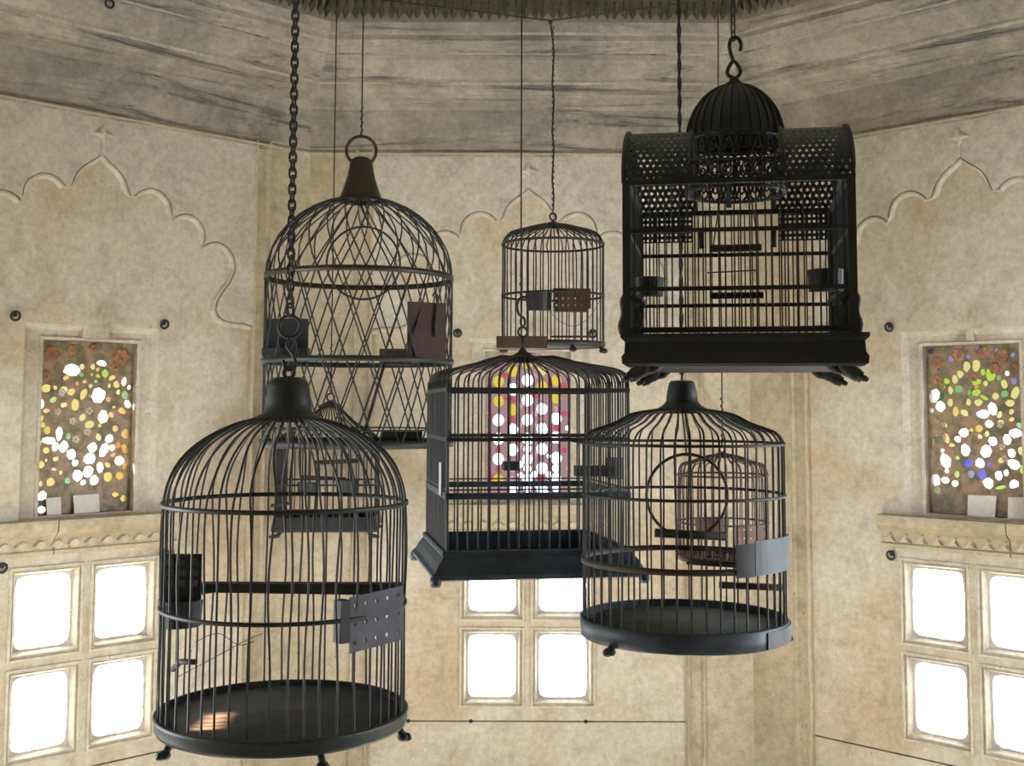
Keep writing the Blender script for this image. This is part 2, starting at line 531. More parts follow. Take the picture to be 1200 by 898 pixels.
LEFT_GLASS = '''
W 235 185 32 25;W 375 150 20 12;W 365 300 28 30;W 388 400 22 25;W 507 340 13 18;W 104 340 10 18;W 187 475 14 28;W 140 505 25 14;W 170 532 14 17;W 208 535 22 28;W 245 570 20 20
W 345 540 20 20;W 265 608 24 24;W 330 592 26 22;W 327 650 20 24;W 277 665 22 23;W 357 690 19 20;W 305 698 12 9;W 382 632 15 22;W 398 552 18 30;W 422 500 18 20;W 437 542 12 14;W 475 605 22 20;W 118 750 18 18;W 118 812 18 14;W 485 235 10 19;W 510 262 8 10
Y 120 270 20 16;Y 162 268 9 8;P 200 278 16 14;Y 237 287 17 13;Y 293 295 13 23;A 324 305 9 16;Y 255 345 17 23;P 283 170 10 12;P 333 168 10 12;Y 356 182 8 7;Y 428 218 15 9;Y 448 250 13 16;P 205 345 14 10;Y 125 372 14 9;Y 112 435 11 10;Y 106 408 8 12;Y 132 460 15 15;P 325 435 20 15;P 292 402 13 17;Y 375 440 11 11;Y 428 390 12 12;Y 480 372 17 11;Y 449 455 12 14;Y 500 480 16 18;P 370 492 11 15;Y 498 550 12 20;Y 503 628 10 16;Y 478 675 18 18;Y 420 677 18 20;Y 418 622 14 10
A 442 577 12 8;A 467 533 12 12;Y 108 613 15 14;P 132 592 6 7;P 175 588 13 9;Y 130 548 14 12;Y 155 690 17 16;Y 112 695 8 11;P 168 633 11 6;P 200 650 7 9;Y 460 760 14 10;Y 498 780 12 14;A 297 238 11 8;Y 360 212 10 7;Y 210 222 14 9;A 410 318 11 10;Y 440 355 8 6;P 415 255 7 9;P 458 285 9 11;P 325 258 9 8;A 262 248 6 9;Y 152 770 9 12
L 393 200 15 17;G 280 207 10 10;G 350 236 9 7;G 493 298 14 18;L 155 322 14 11;G 230 487 11 13;L 104 515 9 22;G 233 688 12 13;L 330 205 6 6;G 190 590 6 6'''
RIGHT_GLASS = '''
W 100 262 18 26;W 121 306 17 19;W 85 322 8 8;W 288 334 20 14;W 325 315 16 22;W 310 375 14 14;W 212 410 18 17;W 186 436 12 11;W 216 478 17 21;W 295 480 18 23;W 320 440 14 16;W 375 435 13 20;W 408 408 20 15;W 390 485 13 17;W 397 528 20 16;W 134 525 19 28;W 125 483 12 11;W 95 600 16 21;W 133 602 18 14;W 172 613 12 10;W 270 528 16 17;W 300 605 18 18;W 340 575 13 16;W 367 562 9 11;W 395 605 17 13;W 140 564 8 8;P 270 290 14 12
P 228 145 13 19;P 265 143 14 21;L 320 180 16 23;L 290 170 10 14;P 202 176 13 13;P 180 197 11 15;L 148 203 12 10;G 195 235 16 13;L 265 208 16 11;L 262 250 16 12;G 235 250 9 11;G 130 265 10 13;P 130 225 10 13;P 162 240 10 15;L 292 270 15 7;G 370 255 13 13;G 350 193 9 9;L 180 577 9 13;L 430 550 10 16;L 100 645 12 12;G 422 378 11 10;L 207 500 5 6;L 183 511 8 7;P 370 217 11 16;O 265 228 9 5
P 160 290 10 15;Y 180 325 11 18;P 215 330 15 11;P 232 288 9 12;Y 105 365 10 8;P 132 380 12 9;Y 100 412 9 13;Y 140 433 11 18;Y 162 460 11 7;Y 85 455 6 18;P 410 252 14 20;P 390 292 15 13;P 350 338 9 13;P 352 372 11 14;Y 395 325 8 10;P 300 215 10 11;P 337 265 11 13;Y 270 392 12 13;P 352 463 9 9;P 425 475 11 13;Y 350 515 11 9;L 345 620 18 6;P 300 412 9 10;Y 240 398 7 7;P 273 424 9 8;Y 395 355 9 7
B 277 572 16 19;B 225 530 18 13;B 303 532 8 8;V 236 572 11 13;V 88 80 10 9;V 166 116 11 8;V 280 76 13 10;V 350 87 12 8;B 300 102 8 7;V 235 106 8 7;W 382 176 8 8;V 405 207 11 10;W 235 104 4 4;V 405 105 9 8;V 120 150 8 8;V 425 150 7 9'''


def parse_glass(txt, box):
    x0, x1, y0, y1 = box; out = []
    su, sv = (SG[1]-SG[0]), (SG[3]-SG[2])
    for tok in txt.replace('\n', ';').split(';'):
        if not tok.strip(): continue
        c, x, y, rx, ry = tok.split(); x, y, rx, ry = map(float, (x, y, rx, ry))
        out.append((c, SG[0]+(x-x0)/(x1-x0)*su, SG[3]-(y-y0)/(y1-y0)*sv, rx/(x1-x0)*su, ry/(y1-y0)*sv))
    return out


def centre_glass():
    out = []
    x0, x1, y0, y1 = 118, 580, 70, 808
    su, sv = (SG[1]-SG[0]), (SG[3]-SG[2])
    cols = {190: 'Y218 Y318 W412 W505 W605 Y708 W795', 267: 'Y165 W258 Y360 W460 W560 S655 W750', 347: 'Y125 W212 W312 W410 W505 W555 W605 W652 W703 W752 W794', 425: 'P160 Y242 W355 W455 W555 W650 W750', 502: 'Y212 Y300 W403 W497 W600 W650 W700 W748 W792', 308: 'W632 W685 W790', 385: 'W680 W730 S580 S380 S190 W786', 462: 'W590 W680 W725 W775'}
    for x, s in cols.items():
        for t in s.split():
            y = float(t[1:]); r = 25 if x in (190, 267, 347, 425, 502) else 19
            if t[0] == 'S': r = 14
            if x == 347 and y > 530 or x == 502 and y > 620: r = 23
            out.append((t[0], x, y, r))
    for x, y, c in [(135, 375, 'O'), (135, 460, 'O'), (135, 560, 'O'), (135, 650, 'O'), (563, 450, 'W'), (563, 650, 'O'), (563, 720, 'O'), (150, 250, 'R'), (226, 188, 'R'), (152, 390, 'R'), (267, 410, 'R'), (267, 309, 'R'), (502, 450, 'R'), (545, 378, 'R'), (190, 560, 'R'), (190, 655, 'R'), (150, 690, 'R'), (425, 298, 'S'), (425, 405, 'S'), (425, 505, 'S'), (425, 700, 'R'), (308, 435, 'S'), (308, 540, 'S'), (308, 260, 'R'), (385, 435, 'S'), (465, 230, 'R'), (465, 340, 'S'), (545, 560, 'R'), (228, 510, 'R'), (228, 610, 'S'), (152, 605, 'R'), (265, 700, 'S'), (347, 262, 'S'), (347, 361, 'S'), (190, 268, 'R'), (228, 410, 'S'), (545, 240, 'R'), (502, 353, 'S'), (465, 530, 'S'), (385, 290, 'R'), (228, 300, 'R'), (308, 340, 'S')]:
        out.append((c, x, y, 12 if c != 'W' else 17))
    res = []
    for c, x, y, r in out:
        res.append((c, SG[0]+(x-x0)/(x1-x0)*su, SG[3]-(y-y0)/(y1-y0)*sv, r/(x1-x0)*su*1.22, r/(y1-y0)*sv*1.22))
    return res


def stained_window(idx, kind, wall, loc, ang, label):
    win = struct(empty('window_%d' % idx, loc, ang), label)
    rnd = random.Random(idx*11)
    a, b, c, d = SG
    # niche: sloping sides of the shallow pocket round the glass
    mb = MB()
    na, nb, nc, nd = NICHE
    mb.rings([rect_loop(na, nb, nc, nd, 0.0), rect_loop(na+0.016, nb-0.016, nc+0.002, nd-0.016, 0.019), rect_loop(a-0.010, b+0.010, c-0.004, d+0.010, 0.019), rect_loop(a-0.009, b+0.009, c-0.003, d+0.009, 0.013), rect_loop(a, b, c, d, 0.015), rect_loop(a, b, c, d, 0.075)])
    ni = mb.build('niche_frame', 'frame', win)
    k = MB()
    if kind == 'right':
        k.box(0.000, 0.016, -0.001, 0.0185, d+0.0105, nd)
    else:
        k.box(-0.035, 0.046, -0.0015, 0.0185, d+0.0105, nd)
    k.build('lintel_block', 'wall', ni)
    if kind == 'centre':
        pieces = centre_glass()
        sh = (b-a)/2
        outer = [(a+0.002, c+0.002), (b-0.002, c+0.002), (b-0.002, d-0.16)]
        outer += [(0.146*math.cos(t), d-0.16+0.158*math.sin(t)) for t in [PI*i/24 for i in range(1, 24)]]
        outer += [(a+0.002, d-0.16)]
        # opaque painted corners of the panel above the glass arch
        corner = [(a, c+0.0), (b, c+0.0), (b, d), (a, d)]
        pierced_plate(corner, [outer], GW-0.004, GW+0.006).build('painted_plate', 'paleplate', win)
    else:
        pieces = parse_glass(LEFT_GLASS, (85, 530, 55, 835)) if kind == 'left' else parse_glass(RIGHT_GLASS, (68, 442, 60, 735))
        outer = [(a, c), (b, c), (b, d), (a, d)]
    polys = []
    for (cc, x, z, rx, rz) in pieces:
        if kind == 'centre':
            p = blob(x, z, rx, rz, rnd, 10, 0.03, 0)
            if not all(inside(q, outer) for q in p):
                p = shrink(p, 0.6)
                if not all(inside(q, outer) for q in p): continue
        else:
            p = blob(x, z, rx*1.2, rz*1.2, rnd, 8 if cc != 'W' else 7, 0.13)
            p = [(min(max(q[0], a+0.002), b-0.002), min(max(q[1], c+0.002), d-0.002)) for q in p]
        # keep pieces apart
        for _ in range(6):
            if any(any(inside(q, o[1]) for q in p) or any(inside(q, p) for q in o[1]) for o in polys if abs(o[1][0][0]-p[0][0]) < 0.08 and abs(o[1][0][1]-p[0][1]) < 0.08):
                p = shrink(p, 0.86)
        polys.append((cc, p))
    holes = [p for _, p in polys]
    plate = pierced_plate(outer, holes, GW, GW+0.004)
    if kind == 'centre':
        plate.build('glass_sheet', 'glass_pink', win, label='sheet of mauve pink glass between the round panes')
    else:
        plate.build('pierced_plate', 'leadbrown', win)
    for cc, p in polys:
        q = shrink(p, 1.03)
        mb = MB().rings([[(x, GW+0.0005, z) for x, z in q], [(x, GW+0.0035, z) for x, z in q]], True, True)
        mb.build('glass_piece', COLKEY[cc], win)
    # painted relief on the opaque ground
    def rosette(x, z, r, m, n=6, name='painted_rose'):
        mb = MB()
        for i in range(n):
            t = 2*PI*i/n
            mb.rings([[(x+r*0.55*math.cos(t)+r*0.42*math.cos(q), GW-0.001, z+r*0.55*math.sin(t)+r*0.42*math.sin(q)) for q in [2*PI*j/8 for j in range(8)]],
                      [(x+r*0.55*math.cos(t)+r*0.25*math.cos(q), GW-0.004, z+r*0.55*math.sin(t)+r*0.25*math.sin(q)) for q in [2*PI*j/8 for j in range(8)]]], False, True)
        mb.build(name, m, win)
    W_, H_ = b-a, d-c
    if kind == 'left':
        for fx, fz, r in ((0.12, 0.925, 0.026), (0.86, 0.92, 0.030), (0.80, 0.86, 0.018), (0.33, 0.95, 0.018), (0.07, 0.80, 0.018), (0.55, 0.965, 0.016)):
            rosette(a+fx*W_, c+fz*H_, r, 'terracotta')
        for fx, fz in ((0.20, 0.592), (0.53, 0.595), (0.36, 0.535), (0.52, 0.472), (0.40, 0.43), (0.24, 0.70)):
            rosette(a+fx*W_, c+fz*H_, 0.013, 'petal', 5, 'painted_flower')
    elif kind == 'right':
        for fx, fz, r in ((0.13, 0.90, 0.022), (0.35, 0.945, 0.022), (0.60, 0.955, 0.02), (0.80, 0.93, 0.024), (0.72, 0.86, 0.02), (0.92, 0.86, 0.018), (0.12, 0.80, 0.018), (0.5, 0.81, 0.016)):
            rosette(a+fx*W_, c+fz*H_, r, 'terracotta')
        for fx, fz in ((0.76, 0.53), (0.77, 0.41), (0.80, 0.34)):
            rosette(a+fx*W_, c+fz*H_, 0.011, 'petal', 5, 'painted_flower')
    # projecting shelf below the glass with its carved frieze
    sh = MB()
    prof = [(0.0, EYE-0.424), (-0.012, EYE-0.424), (-0.016, EYE-0.418), (-0.016, EYE-0.412), (-0.010, EYE-0.408), (-0.016, EYE-0.376), (-0.030, EYE-0.366), (-0.040, EYE-0.356), (-0.044, EYE-0.334), (-0.044, EYE-0.324), (0.0, EYE-0.322)]
    E_ = 0.284
    cut = {'left': -0.11, 'centre': 0.05, 'right': 0.118}[kind]
    so = None
    for e0, e1 in ((-E_, cut-0.0015), (cut+0.0015, E_)):
        so_ = MB().rings([[(e0, w, z) for w, z in prof], [(e1, w, z) for w, z in prof]], True, True).build('sill_shelf', 'mould', win)
        so = so or so_
    n = 11
    for i in range(n):
        x = -E_+0.030+(2*E_-0.06)*i/(n-1)
        s = 1 if i % 2 else -1
        lb = MB()
        if kind == 'right':
            pts = [(x-0.020, EYE-0.408), (x-0.004, EYE-0.390), (x+0.004, EYE-0.376), (x+0.012, EYE-0.380), (x+0.006, EYE-0.392), (x+0.020, EYE-0.408)]
        else:
            pts = [(x-0.021, EYE-0.396), (x-0.010, EYE-0.384), (x, EYE-0.378), (x+0.012, EYE-0.382), (x+0.021, EYE-0.396), (x+0.008, EYE-0.404), (x, EYE-0.410), (x-0.010, EYE-0.404)]
        cxm = sum(p[0] for p in pts)/len(pts); czm = sum(p[1] for p in pts)/len(pts)
        lb.rings([[(px, -0.009, pz) for px, pz in pts], [(cxm+(px-cxm)*0.75, -0.025, czm+(pz-czm)*0.75) for px, pz in pts]], True, True)
        lb.build('carved_leaf', 'leafpale', so)
    return win


def make_wall(name, ang, side, label):
    loc = wall_place(ang)
    core = MB().slab(-HS-0.06, HS+0.06, 0.0, CEIL, PANES+[SG], 0.02, 0.16).build(name, 'wall', None, loc, ang)
    struct(core, label)
    # facing slab with window openings, and the lower slab under the open joint
    MB().slab(-PANEL, PANEL, JOINT+0.0025, TOPV+0.03, PANES+[NICHE], 0.0, 0.0205).build('stone_slab', 'wall', core)
    MB().slab(-PANEL, PANEL, 0.0, JOINT-0.0025, [], 0.0, 0.0205).build('stone_slab', 'wall', core)
    sp_ = make_spandrel(core)
    if side == 'centre':
        for u in (-0.40, -0.19, 0.197):
            MB().lathe([(0, 0), (0.006, 0), (0.007, 0.004), (0.004, 0.006), (0, 0.006)], 8).build('joint_plug', 'iron', core, (u, 0.004, JOINT), 0).rotation_euler = (PI/2, 0, 0)
        for u, v, r in ((-0.20, 0.73, 0.0145), (0.185, 0.722, 0.011)):
            pts = [(u+r*math.cos(2*PI*k/14)*(1+0.08*math.sin(k*2.3)), EYE+v+r*math.sin(2*PI*k/14)) for k in range(14)]
            MB().rings([[(x, -0.0148, z) for x, z in pts], [(u+(x-u)*0.9, -0.0175, EYE+v+(z-EYE-v)*0.9) for x, z in pts]], False, True).build('plaster_patch', 'frame', sp_)
    for s in (-1, 1):
        # moulding between panel and corner strip
        prof = [(0.536, 0.010), (0.536, -0.014), (0.540, -0.019), (0.545, -0.019), (0.549, -0.013), (0.553, -0.009), (0.566, -0.007), (0.580, -0.009), (0.586, -0.014), (0.590, -0.021), (0.596, -0.021), (0.600, -0.016), (0.602, 0.010)]
        mb = MB().rings([[(s*u, w, 0.0) for u, w in prof], [(s*u, w, TOPV+0.02) for u, w in prof]], True, True)
        mo = mb.build('moulding', 'mould', core)
        MB().rings([[(s*u, w, 0.0) for u, w in [(0.5385, -0.010), (0.5385, -0.0165), (0.5415, -0.0205), (0.5445, -0.0205), (0.5445, -0.010)]], [(s*u, w, TOPV+0.02) for u, w in [(0.5385, -0.010), (0.5385, -0.0165), (0.5415, -0.0205), (0.5445, -0.0205), (0.5445, -0.010)]]], True, True).build('ochre_bead', 'bead', mo)
        e0 = HS-0.012*math.tan(PI/8)
        MB().rings([[(s*0.600, 0.021, z), (s*0.600, -0.012, z), (s*e0, -0.012, z), (s*(HS+0.02), 0.021, z)] for z in (0.0, TOPV+0.03)], True, True).build('corner_strip', 'strip', core)
    return core


def cornice(idx, ang, leaves):
    prof = [(0.0, 0.866), (0.013, 0.870), (0.019, 0.880), (0.019, 0.886), (0.013, 0.894), (0.010, 0.897), (0.012, 0.93), (0.020, 1.035), (0.026, 1.046), (0.036, 1.050), (0.075, 1.066), (0.108, 1.088), (0.112, 1.100), (0.124, 1.101), (0.127, 1.114), (0.160, 1.136), (0.190, 1.163), (0.196, 1.178), (0.206, 1.179), (0.230, 1.205), (0.238, 1.216), (0.238, 1.232), (0.252, 1.234), (0.256, 1.252), (0.260, 1.268), (0.260, 1.36), (0.29, 1.37), (0.30, 1.40), (0.30, 1.80)]
    loc = wall_place(ang)
    mb = MB()
    loops = []
    for s in (-1, 1):
        l = [(s*(AP-p)*math.tan(PI/8), -p, EYE+z) for p, z in prof]
        l += [(s*(AP+0.02)*math.tan(PI/8), 0.02, EYE+1.80), (s*(AP+0.02)*math.tan(PI/8), 0.02, EYE+0.866)]
        loops.append(l)
    mb.rings(loops, True, True)
    o = struct(mb.build('trim_%d' % idx, 'cornice', None, loc, ang), 'weathered stone cornice stepping out towards the ceiling')
    # ochre fillet at its foot
    pf = [(0.0125, 0.8765), (0.0205, 0.8805), (0.0205, 0.8845), (0.0125, 0.8880)]
    MB().rings([[(s*(AP-p)*math.tan(PI/8), -p, EYE+z) for p, z in pf] for s in (-1, 1)], True, True).build('ochre_bead', 'bead', o)
    for pl in ([(0.1195, 1.0985), (0.1255, 1.0995), (0.1265, 1.1055), (0.1195, 1.1045)], [(0.202, 1.1770), (0.2075, 1.1775), (0.2085, 1.1830), (0.202, 1.1825)], [(0.2475, 1.2318), (0.2530, 1.2325), (0.2540, 1.2385), (0.2475, 1.2365)]):
        MB().rings([[(s*(AP-p)*math.tan(PI/8), -p, EYE+z) for p, z in pl] for s in (-1, 1)], True, True).build('ledge', 'ledge', o)
    if leaves:
        half = (AP-0.26)*math.tan(PI/8)-0.02
        MB().rings([[(s_*(AP-p)*math.tan(PI/8), -p, EYE+z) for p, z in [(0.255, 1.270), (0.2615, 1.270), (0.2615, 1.358), (0.255, 1.358)]] for s_ in (-1, 1)], True, True).build('frieze_ground', 'friezedark', o)
        n = 44
        me = None
        for i in range(n):
            x = -half+2*half*i/(n-1)
            if me is None:
                pts = [(-0.006, 1.345), (0.006, 1.345), (0.004, 1.322), (0.0125, 1.304), (0.004, 1.276), (-0.0105, 1.298), (-0.004, 1.322)]
                lb = MB().rings([[(u, -0.258, EYE+v) for u, v in pts], [(u*0.8, -0.272, EYE+1.315+(v-1.315)*0.8) for u, v in pts], [(u*0.25, -0.280, EYE+1.322+(v-1.315)*0.4) for u, v in pts]], False, True)
                me = lb.mesh('carved_leaf'); me.materials.append(M['leaf'])
            lf = link('carved_leaf', me, o, (x, 0, 0))
            if i % 2: lf.scale.x = -1
    return o


WALLS = {}
for side, ang, nm, lab in (('left', PI/4, 'wall_left', 'cream marble wall with cusped arch relief, leaf glass and square lights'), ('centre', 0.0, 'wall_center', 'cream marble wall facing, with pink arched glass window'), ('right', -PI/4, 'wall_right', 'cream marble wall with cusped arch and blue-flowered leaf glass')):
    WALLS[side] = make_wall(nm, ang, side, lab)
    loc = wall_place(ang)
    i = {'left': 1, 'centre': 2, 'right': 3}[side]
    lw = struct(empty('window_%d' % i, loc, ang), 'four-light stone window of clear panes below the coloured glass')
    for k, rct in enumerate(PANES):
        pane_frame(lw, rct, i*10+k)
    stained_window(i+3, side, WALLS[side], loc, ang, {'left': 'green and yellow pebble glass window with painted flowers', 'centre': 'arched pink glass window with rows of round white panes', 'right': 'pebble glass window with blue flower and lime pieces'}[side])
# the walls beside the camera's view, with low openings shaped for the light, and a dim anteroom added to cut light from behind
SPOT = Vector((at(262, 845, 1.95).x, 1.95, 0.992))       # where the small patch of sun lies on the tray
t_ = (RC.x-AP-0.08-SPOT.x)/SUN_DIR.x
hp = SPOT+SUN_DIR*t_  # unseen wall opening added here so the sun reaches the tray
hu = hp.y-RC.y
for nm, ang, holes in (('wall_side_left', PI/2, [(-0.46, 0.46, 0.45, 1.50), (hu-0.070, hu+0.070, hp.z-0.054, hp.z+0.054)]), ('wall_side_right', -PI/2, [(-0.46, 0.46, 0.45, 1.85)]), ('wall_rear_left', 3*PI/4, []), ('wall_rear_right', -3*PI/4, [])):
    struct(MB().slab(-HS-0.06, HS+0.06, 0, CEIL, holes, 0.0, 0.16).build(nm, 'wall', None, wall_place(ang), ang), 'plain cream marble wall')
struct(MB().slab(-HS-0.06, HS+0.06, 2.45, CEIL, [], 0.0, 0.10).build('wall_rear', 'wall', None, wall_place(PI), PI), 'stone lintel over the open entrance')
YR = RC.y-AP-0.10
_w = bpy.data.objects['wall_side_left']
MB().box(hu-0.070, hu+0.070, 0.078, 0.082, hp.z-0.054, hp.z+0.054).build('added_tint_pane', 'glass_sun_tint', _w)  # unseen pane added to tint the sun patch on the tray
struct(MB().box(-2.1, 2.1, -2.6, -2.5, 0, CEIL).build('wall_added_back', 'added_ante'), 'added anteroom wall shutting out rear light')
struct(MB().box(-2.2, -2.1, -2.6, YR, 0, CEIL).build('wall_added_ante_left', 'added_ante'), 'added anteroom wall shutting out rear light')
struct(MB().box(2.1, 2.2, -2.6, YR, 0, CEIL).build('wall_added_ante_right', 'added_ante'), 'added anteroom wall shutting out rear light')
struct(MB().box(-2.2, RC.x-HS+0.02, YR, YR+0.10, 0, CEIL).build('wall_added_entrance_left', 'added_ante'), 'added anteroom wall beside the entrance, shutting out rear light')
struct(MB().box(RC.x+HS-0.02, 2.2, YR, YR+0.10, 0, CEIL).build('wall_added_entrance_right', 'added_ante'), 'added anteroom wall beside the entrance, shutting out rear light')
struct(MB().box(-2.2, 2.2, -2.6, YR+0.12, -0.1, -0.001).build('floor_added_anteroom', 'added_ante'), 'floor of the added dim anteroom')
struct(MB().box(-2.2, 2.2, -2.6, YR+0.12, CEIL, CEIL+0.1).build('ceiling_added_anteroom', 'added_ante'), 'ceiling of the added anteroom shutting out rear light')
for k in range(8):
    cornice(k+1, k*PI/4, k in (0, 1, 7))

oct_pts = [(RC.x+(HS/math.sin(PI/8)+0.05)*math.cos(PI/8+k*PI/4), RC.y+(HS/math.sin(PI/8)+0.05)*math.sin(PI/8+k*PI/4)) for k in range(8)]
struct(MB().rings([[(x, y, -0.1) for x, y in oct_pts], [(x, y, 0.0) for x, y in oct_pts]], True, True).build('floor', 'floor'), 'pale marble floor')
struct(MB().rings([[(x, y, CEIL) for x, y in oct_pts], [(x, y, CEIL+0.1) for x, y in oct_pts]], True, True).build('ceiling', 'ceiling'), 'pale stone ceiling')

# iron rings fixed in the walls
def iron_ring(wall_ang, u, v, label):
    loc = wall_place(wall_ang)
    w = -0.016 if v > 0.25 else 0.0
    base = Matrix.Translation(loc) @ Matrix.Rotation(wall_ang, 4, 'Z')
    p = base @ Vector((u, w if v <= 0.26 else 0.0, EYE+v))
    e = empty('iron_wall_ring', p, wall_ang)
    MB().lathe([(0.0, 0), (0.008, 0), (0.008, 0.004), (0.005, 0.006), (0.0, 0.006)], 10).build('rosette_plate', 'iron', e).rotation_euler = (PI/2, 0, 0)
    MB().tube([(0, 0.004, 0.006), (0, -0.012, 0.006), (0, -0.014, 0.0)], 0.0028, 6).build('staple', 'iron', e)
    MB().tube([(0.0125*math.sin(2*PI*k/18), -0.011-0.003*math.cos(2*PI*k/18), -0.006+0.0125*math.cos(2*PI*k/18)) for k in range(18)], 0.0036, 6, True).build('ring', 'iron', e)
    tag(e, label, 'ring', 'iron rings fixed to the walls')


RING_WHERE = {PI/4: 'left wall with yellow pebble glass', 0.0: 'wall with pink glass', -PI/4: 'wall with blue-flowered glass'}
for a_, wn in RING_WHERE.items():
    iron_ring(a_, -0.243, 0.264, 'small iron ring above upper left of glass, %s' % wn)
    iron_ring(a_, 0.222, 0.264, 'small iron ring above upper right of glass, %s' % wn)
    iron_ring(a_, -0.254, -0.443, 'small iron ring under left end of shelf, %s' % wn)
    iron_ring(a_, 0.240, -0.443, 'small iron ring under right end of shelf, %s' % wn)

def cornice_ring():
    p = Matrix.Translation(wall_place(PI/4)) @ Matrix.Rotation(PI/4, 4, 'Z') @ Vector((-0.085, -0.200, EYE+1.178))
    e = empty('iron_wall_ring', p, PI/4)
    MB().tube([(0, 0.004, 0.012), (0, -0.004, -0.006), (0, -0.006, -0.010)], 0.003, 6).build('staple', 'iron', e)
    MB().tube([(0.0125*math.sin(2*PI*k/18), -0.004, -0.017+0.0125*math.cos(2*PI*k/18)) for k in range(18)], 0.0036, 6, True).build('ring', 'iron', e)
    tag(e, 'small black iron ring hanging from the stone cornice', 'ring', 'iron rings fixed to the walls')


cornice_ring()

# paper cards standing on the shelves in front of the coloured glass
def card(ang, u, wdt, h, label, tilt):
    p = Matrix.Translation(wall_place(ang)) @ Matrix.Rotation(ang, 4, 'Z') @ Vector((u, 0.024, SG[2]+0.0005))
    mb = MB()
    pts = [(-wdt/2, 0), (wdt/2, 0), (wdt/2+0.002, h), (-wdt/2-0.001, h*0.97)]
    mb.rings([[(x, 0.010*z/h, z) for x, z in pts], [(x, 0.010*z/h+0.0015, z) for x, z in pts]], True, True)
    o = mb.build('paper_card', 'card', None, p, ang)
    tag(o, label, 'card', 'paper cards on the window shelves')


card(PI/4, -0.095, 0.042, 0.050, 'narrow cream card leaning on the yellow pebble glass', 0)
card(PI/4, 0.005, 0.078, 0.054, 'wider white card leaning on the yellow pebble glass', 0)
card(-PI/4, 0.018, 0.082, 0.062, 'white card standing under the blue glass flower', 0)
card(-PI/4, 0.122, 0.050, 0.062, 'cream card at the right end of the shelf under lime glass', 0)


# ------------------------------------------------------------------ cage building blocks
def put_bars(parent, paths, angles, r, mat, n=5, name='bar', seed=1):
    """alike bars share mesh data: each path is one variant, turned to every angle"""
    rnd = random.Random(seed)
    mes = []
    for p in paths:
        me = MB().tube(p, r, n, False, False).mesh(name); me.materials.append(M[mat]); mes.append(me)
    for k, a in enumerate(angles):
        link(name, mes[rnd.randrange(len(mes))], parent, (0, 0, 0), a)


def wobble(path, amt, seed):
    rnd = random.Random(seed); a, b = rnd.uniform(0, 6), rnd.uniform(0, 6)
    out = []
    N = len(path)
    for i, p in enumerate(path):
        e = math.sin(PI*i/(N-1))
        out.append((p[0]+0.4*amt*e*math.sin(a+i*0.7), p[1]+amt*e*math.sin(b+i*0.55), p[2]))
    return out


def hoop(parent, r, z, mat, h=0.005, t=0.003, name='hoop', a0=0, a1=2*PI):
    return MB().lathe([(r-t, z-h/2), (r+t, z-h/2), (r+t, z+h/2), (r-t, z+h/2), (r-t, z-h/2)], 56, 0, 0, a0, a1).build(name, mat, parent)


def wire_hoop(parent, r, z, mat, tr=0.002, name='hoop'):
    return MB().tube(circle_pts(r, 48, z), tr, 5, True).build(name, mat, parent)


def ring_up(parent, c, r, t, mat, name='ring', rot=0.0, n=24):
    pts = [(c[0]+r*math.cos(2*PI*k/n)*math.cos(rot), c[1]+r*math.cos(2*PI*k/n)*math.sin(rot), c[2]+r*math.sin(2*PI*k/n)) for k in range(n)]
    return MB().tube(pts, t, 8, True).build(name, mat, parent)


def square_ring(parent, w, z, mat, h=0.005, t=0.002, d=None, name='rail'):
    d = w if d is None else d
    mb = MB()
    mb.rings([[(-w-t, -d-t, zz), (w+t, -d-t, zz), (w+t, d+t, zz), (-w-t, d+t, zz)] for zz in (z-h/2, z+h/2)])
    mb.rings([[(-w+t, -d+t, zz), (w-t, -d+t, zz), (w-t, d-t, zz), (-w+t, d-t, zz)] for zz in (z-h/2, z+h/2)])
    for zz in (z-h/2, z+h/2):
        mb.rings([[(-w-t, -d-t, zz), (w+t, -d-t, zz), (w+t, d+t, zz), (-w-t, d+t, zz)], [(-w+t, -d+t, zz), (w-t, -d+t, zz), (w-t, d-t, zz), (-w+t, d-t, zz)]])
    return mb.build(name, mat, parent)


def perforated(nx, nz, W, H, hole=0.55, th=0.0015):
    """flat plate in x/z with round-ish holes"""
    outer = [(-W/2, -H/2), (W/2, -H/2), (W/2, H/2), (-W/2, H/2)]
    holes = []
    for i in range(nx):
        for j in range(nz):
            x = -W/2+W*(i+0.5)/nx; z = -H/2+H*(j+0.5)/nz
            r = min(W/nx, H/nz)*hole/2
            holes.append([(x+r*math.cos(2*PI*k/6), z+r*math.sin(2*PI*k/6)) for k in range(6)])
    return pierced_plate(outer, holes, -th, th)


def cup(parent, x, y, z, w, d, h, mat, rz=0, name='feeder_cup'):
    """open half-round tin cup, flat back at +y"""
    mb = MB()
    n = 10
    out = [(w*math.cos(PI+PI*k/n), d*math.sin(PI+PI*k/n)) for k in range(n+1)]
    inn = [(0.88*a, 0.86*b-0.002) for a, b in out]
    mb.rings([[(a*0.92, b*0.92, 0) for a, b in out], [(a, b, h) for a, b in out], [(a, b, h) for a, b in inn], [(a*0.9, b*0.9, h*0.15) for a, b in inn]], True, True)
    return mb.build(name, mat, parent, (x, y, z), rz)


def bun_foot(parent, ang, r, mat, z=0.0):
    mb = MB()
    mb.tube(smooth_path([(r-0.02, 0, 0.004), (r, 0, 0.002), (r+0.008, 0, -0.008), (r+0.014, 0, -0.013), (r+0.022, 0, -0.010)], 3), [0.005]*4+[0.006]*4+[0.0065]*4+[0.005], 7)
    mb.lathe([(0, -0.018), (0.008, -0.017), (0.011, -0.012), (0.008, -0.006), (0.0, -0.003)], 10, r+0.010, 0)
    return mb.build('foot', mat, parent, (0, 0, z), ang)


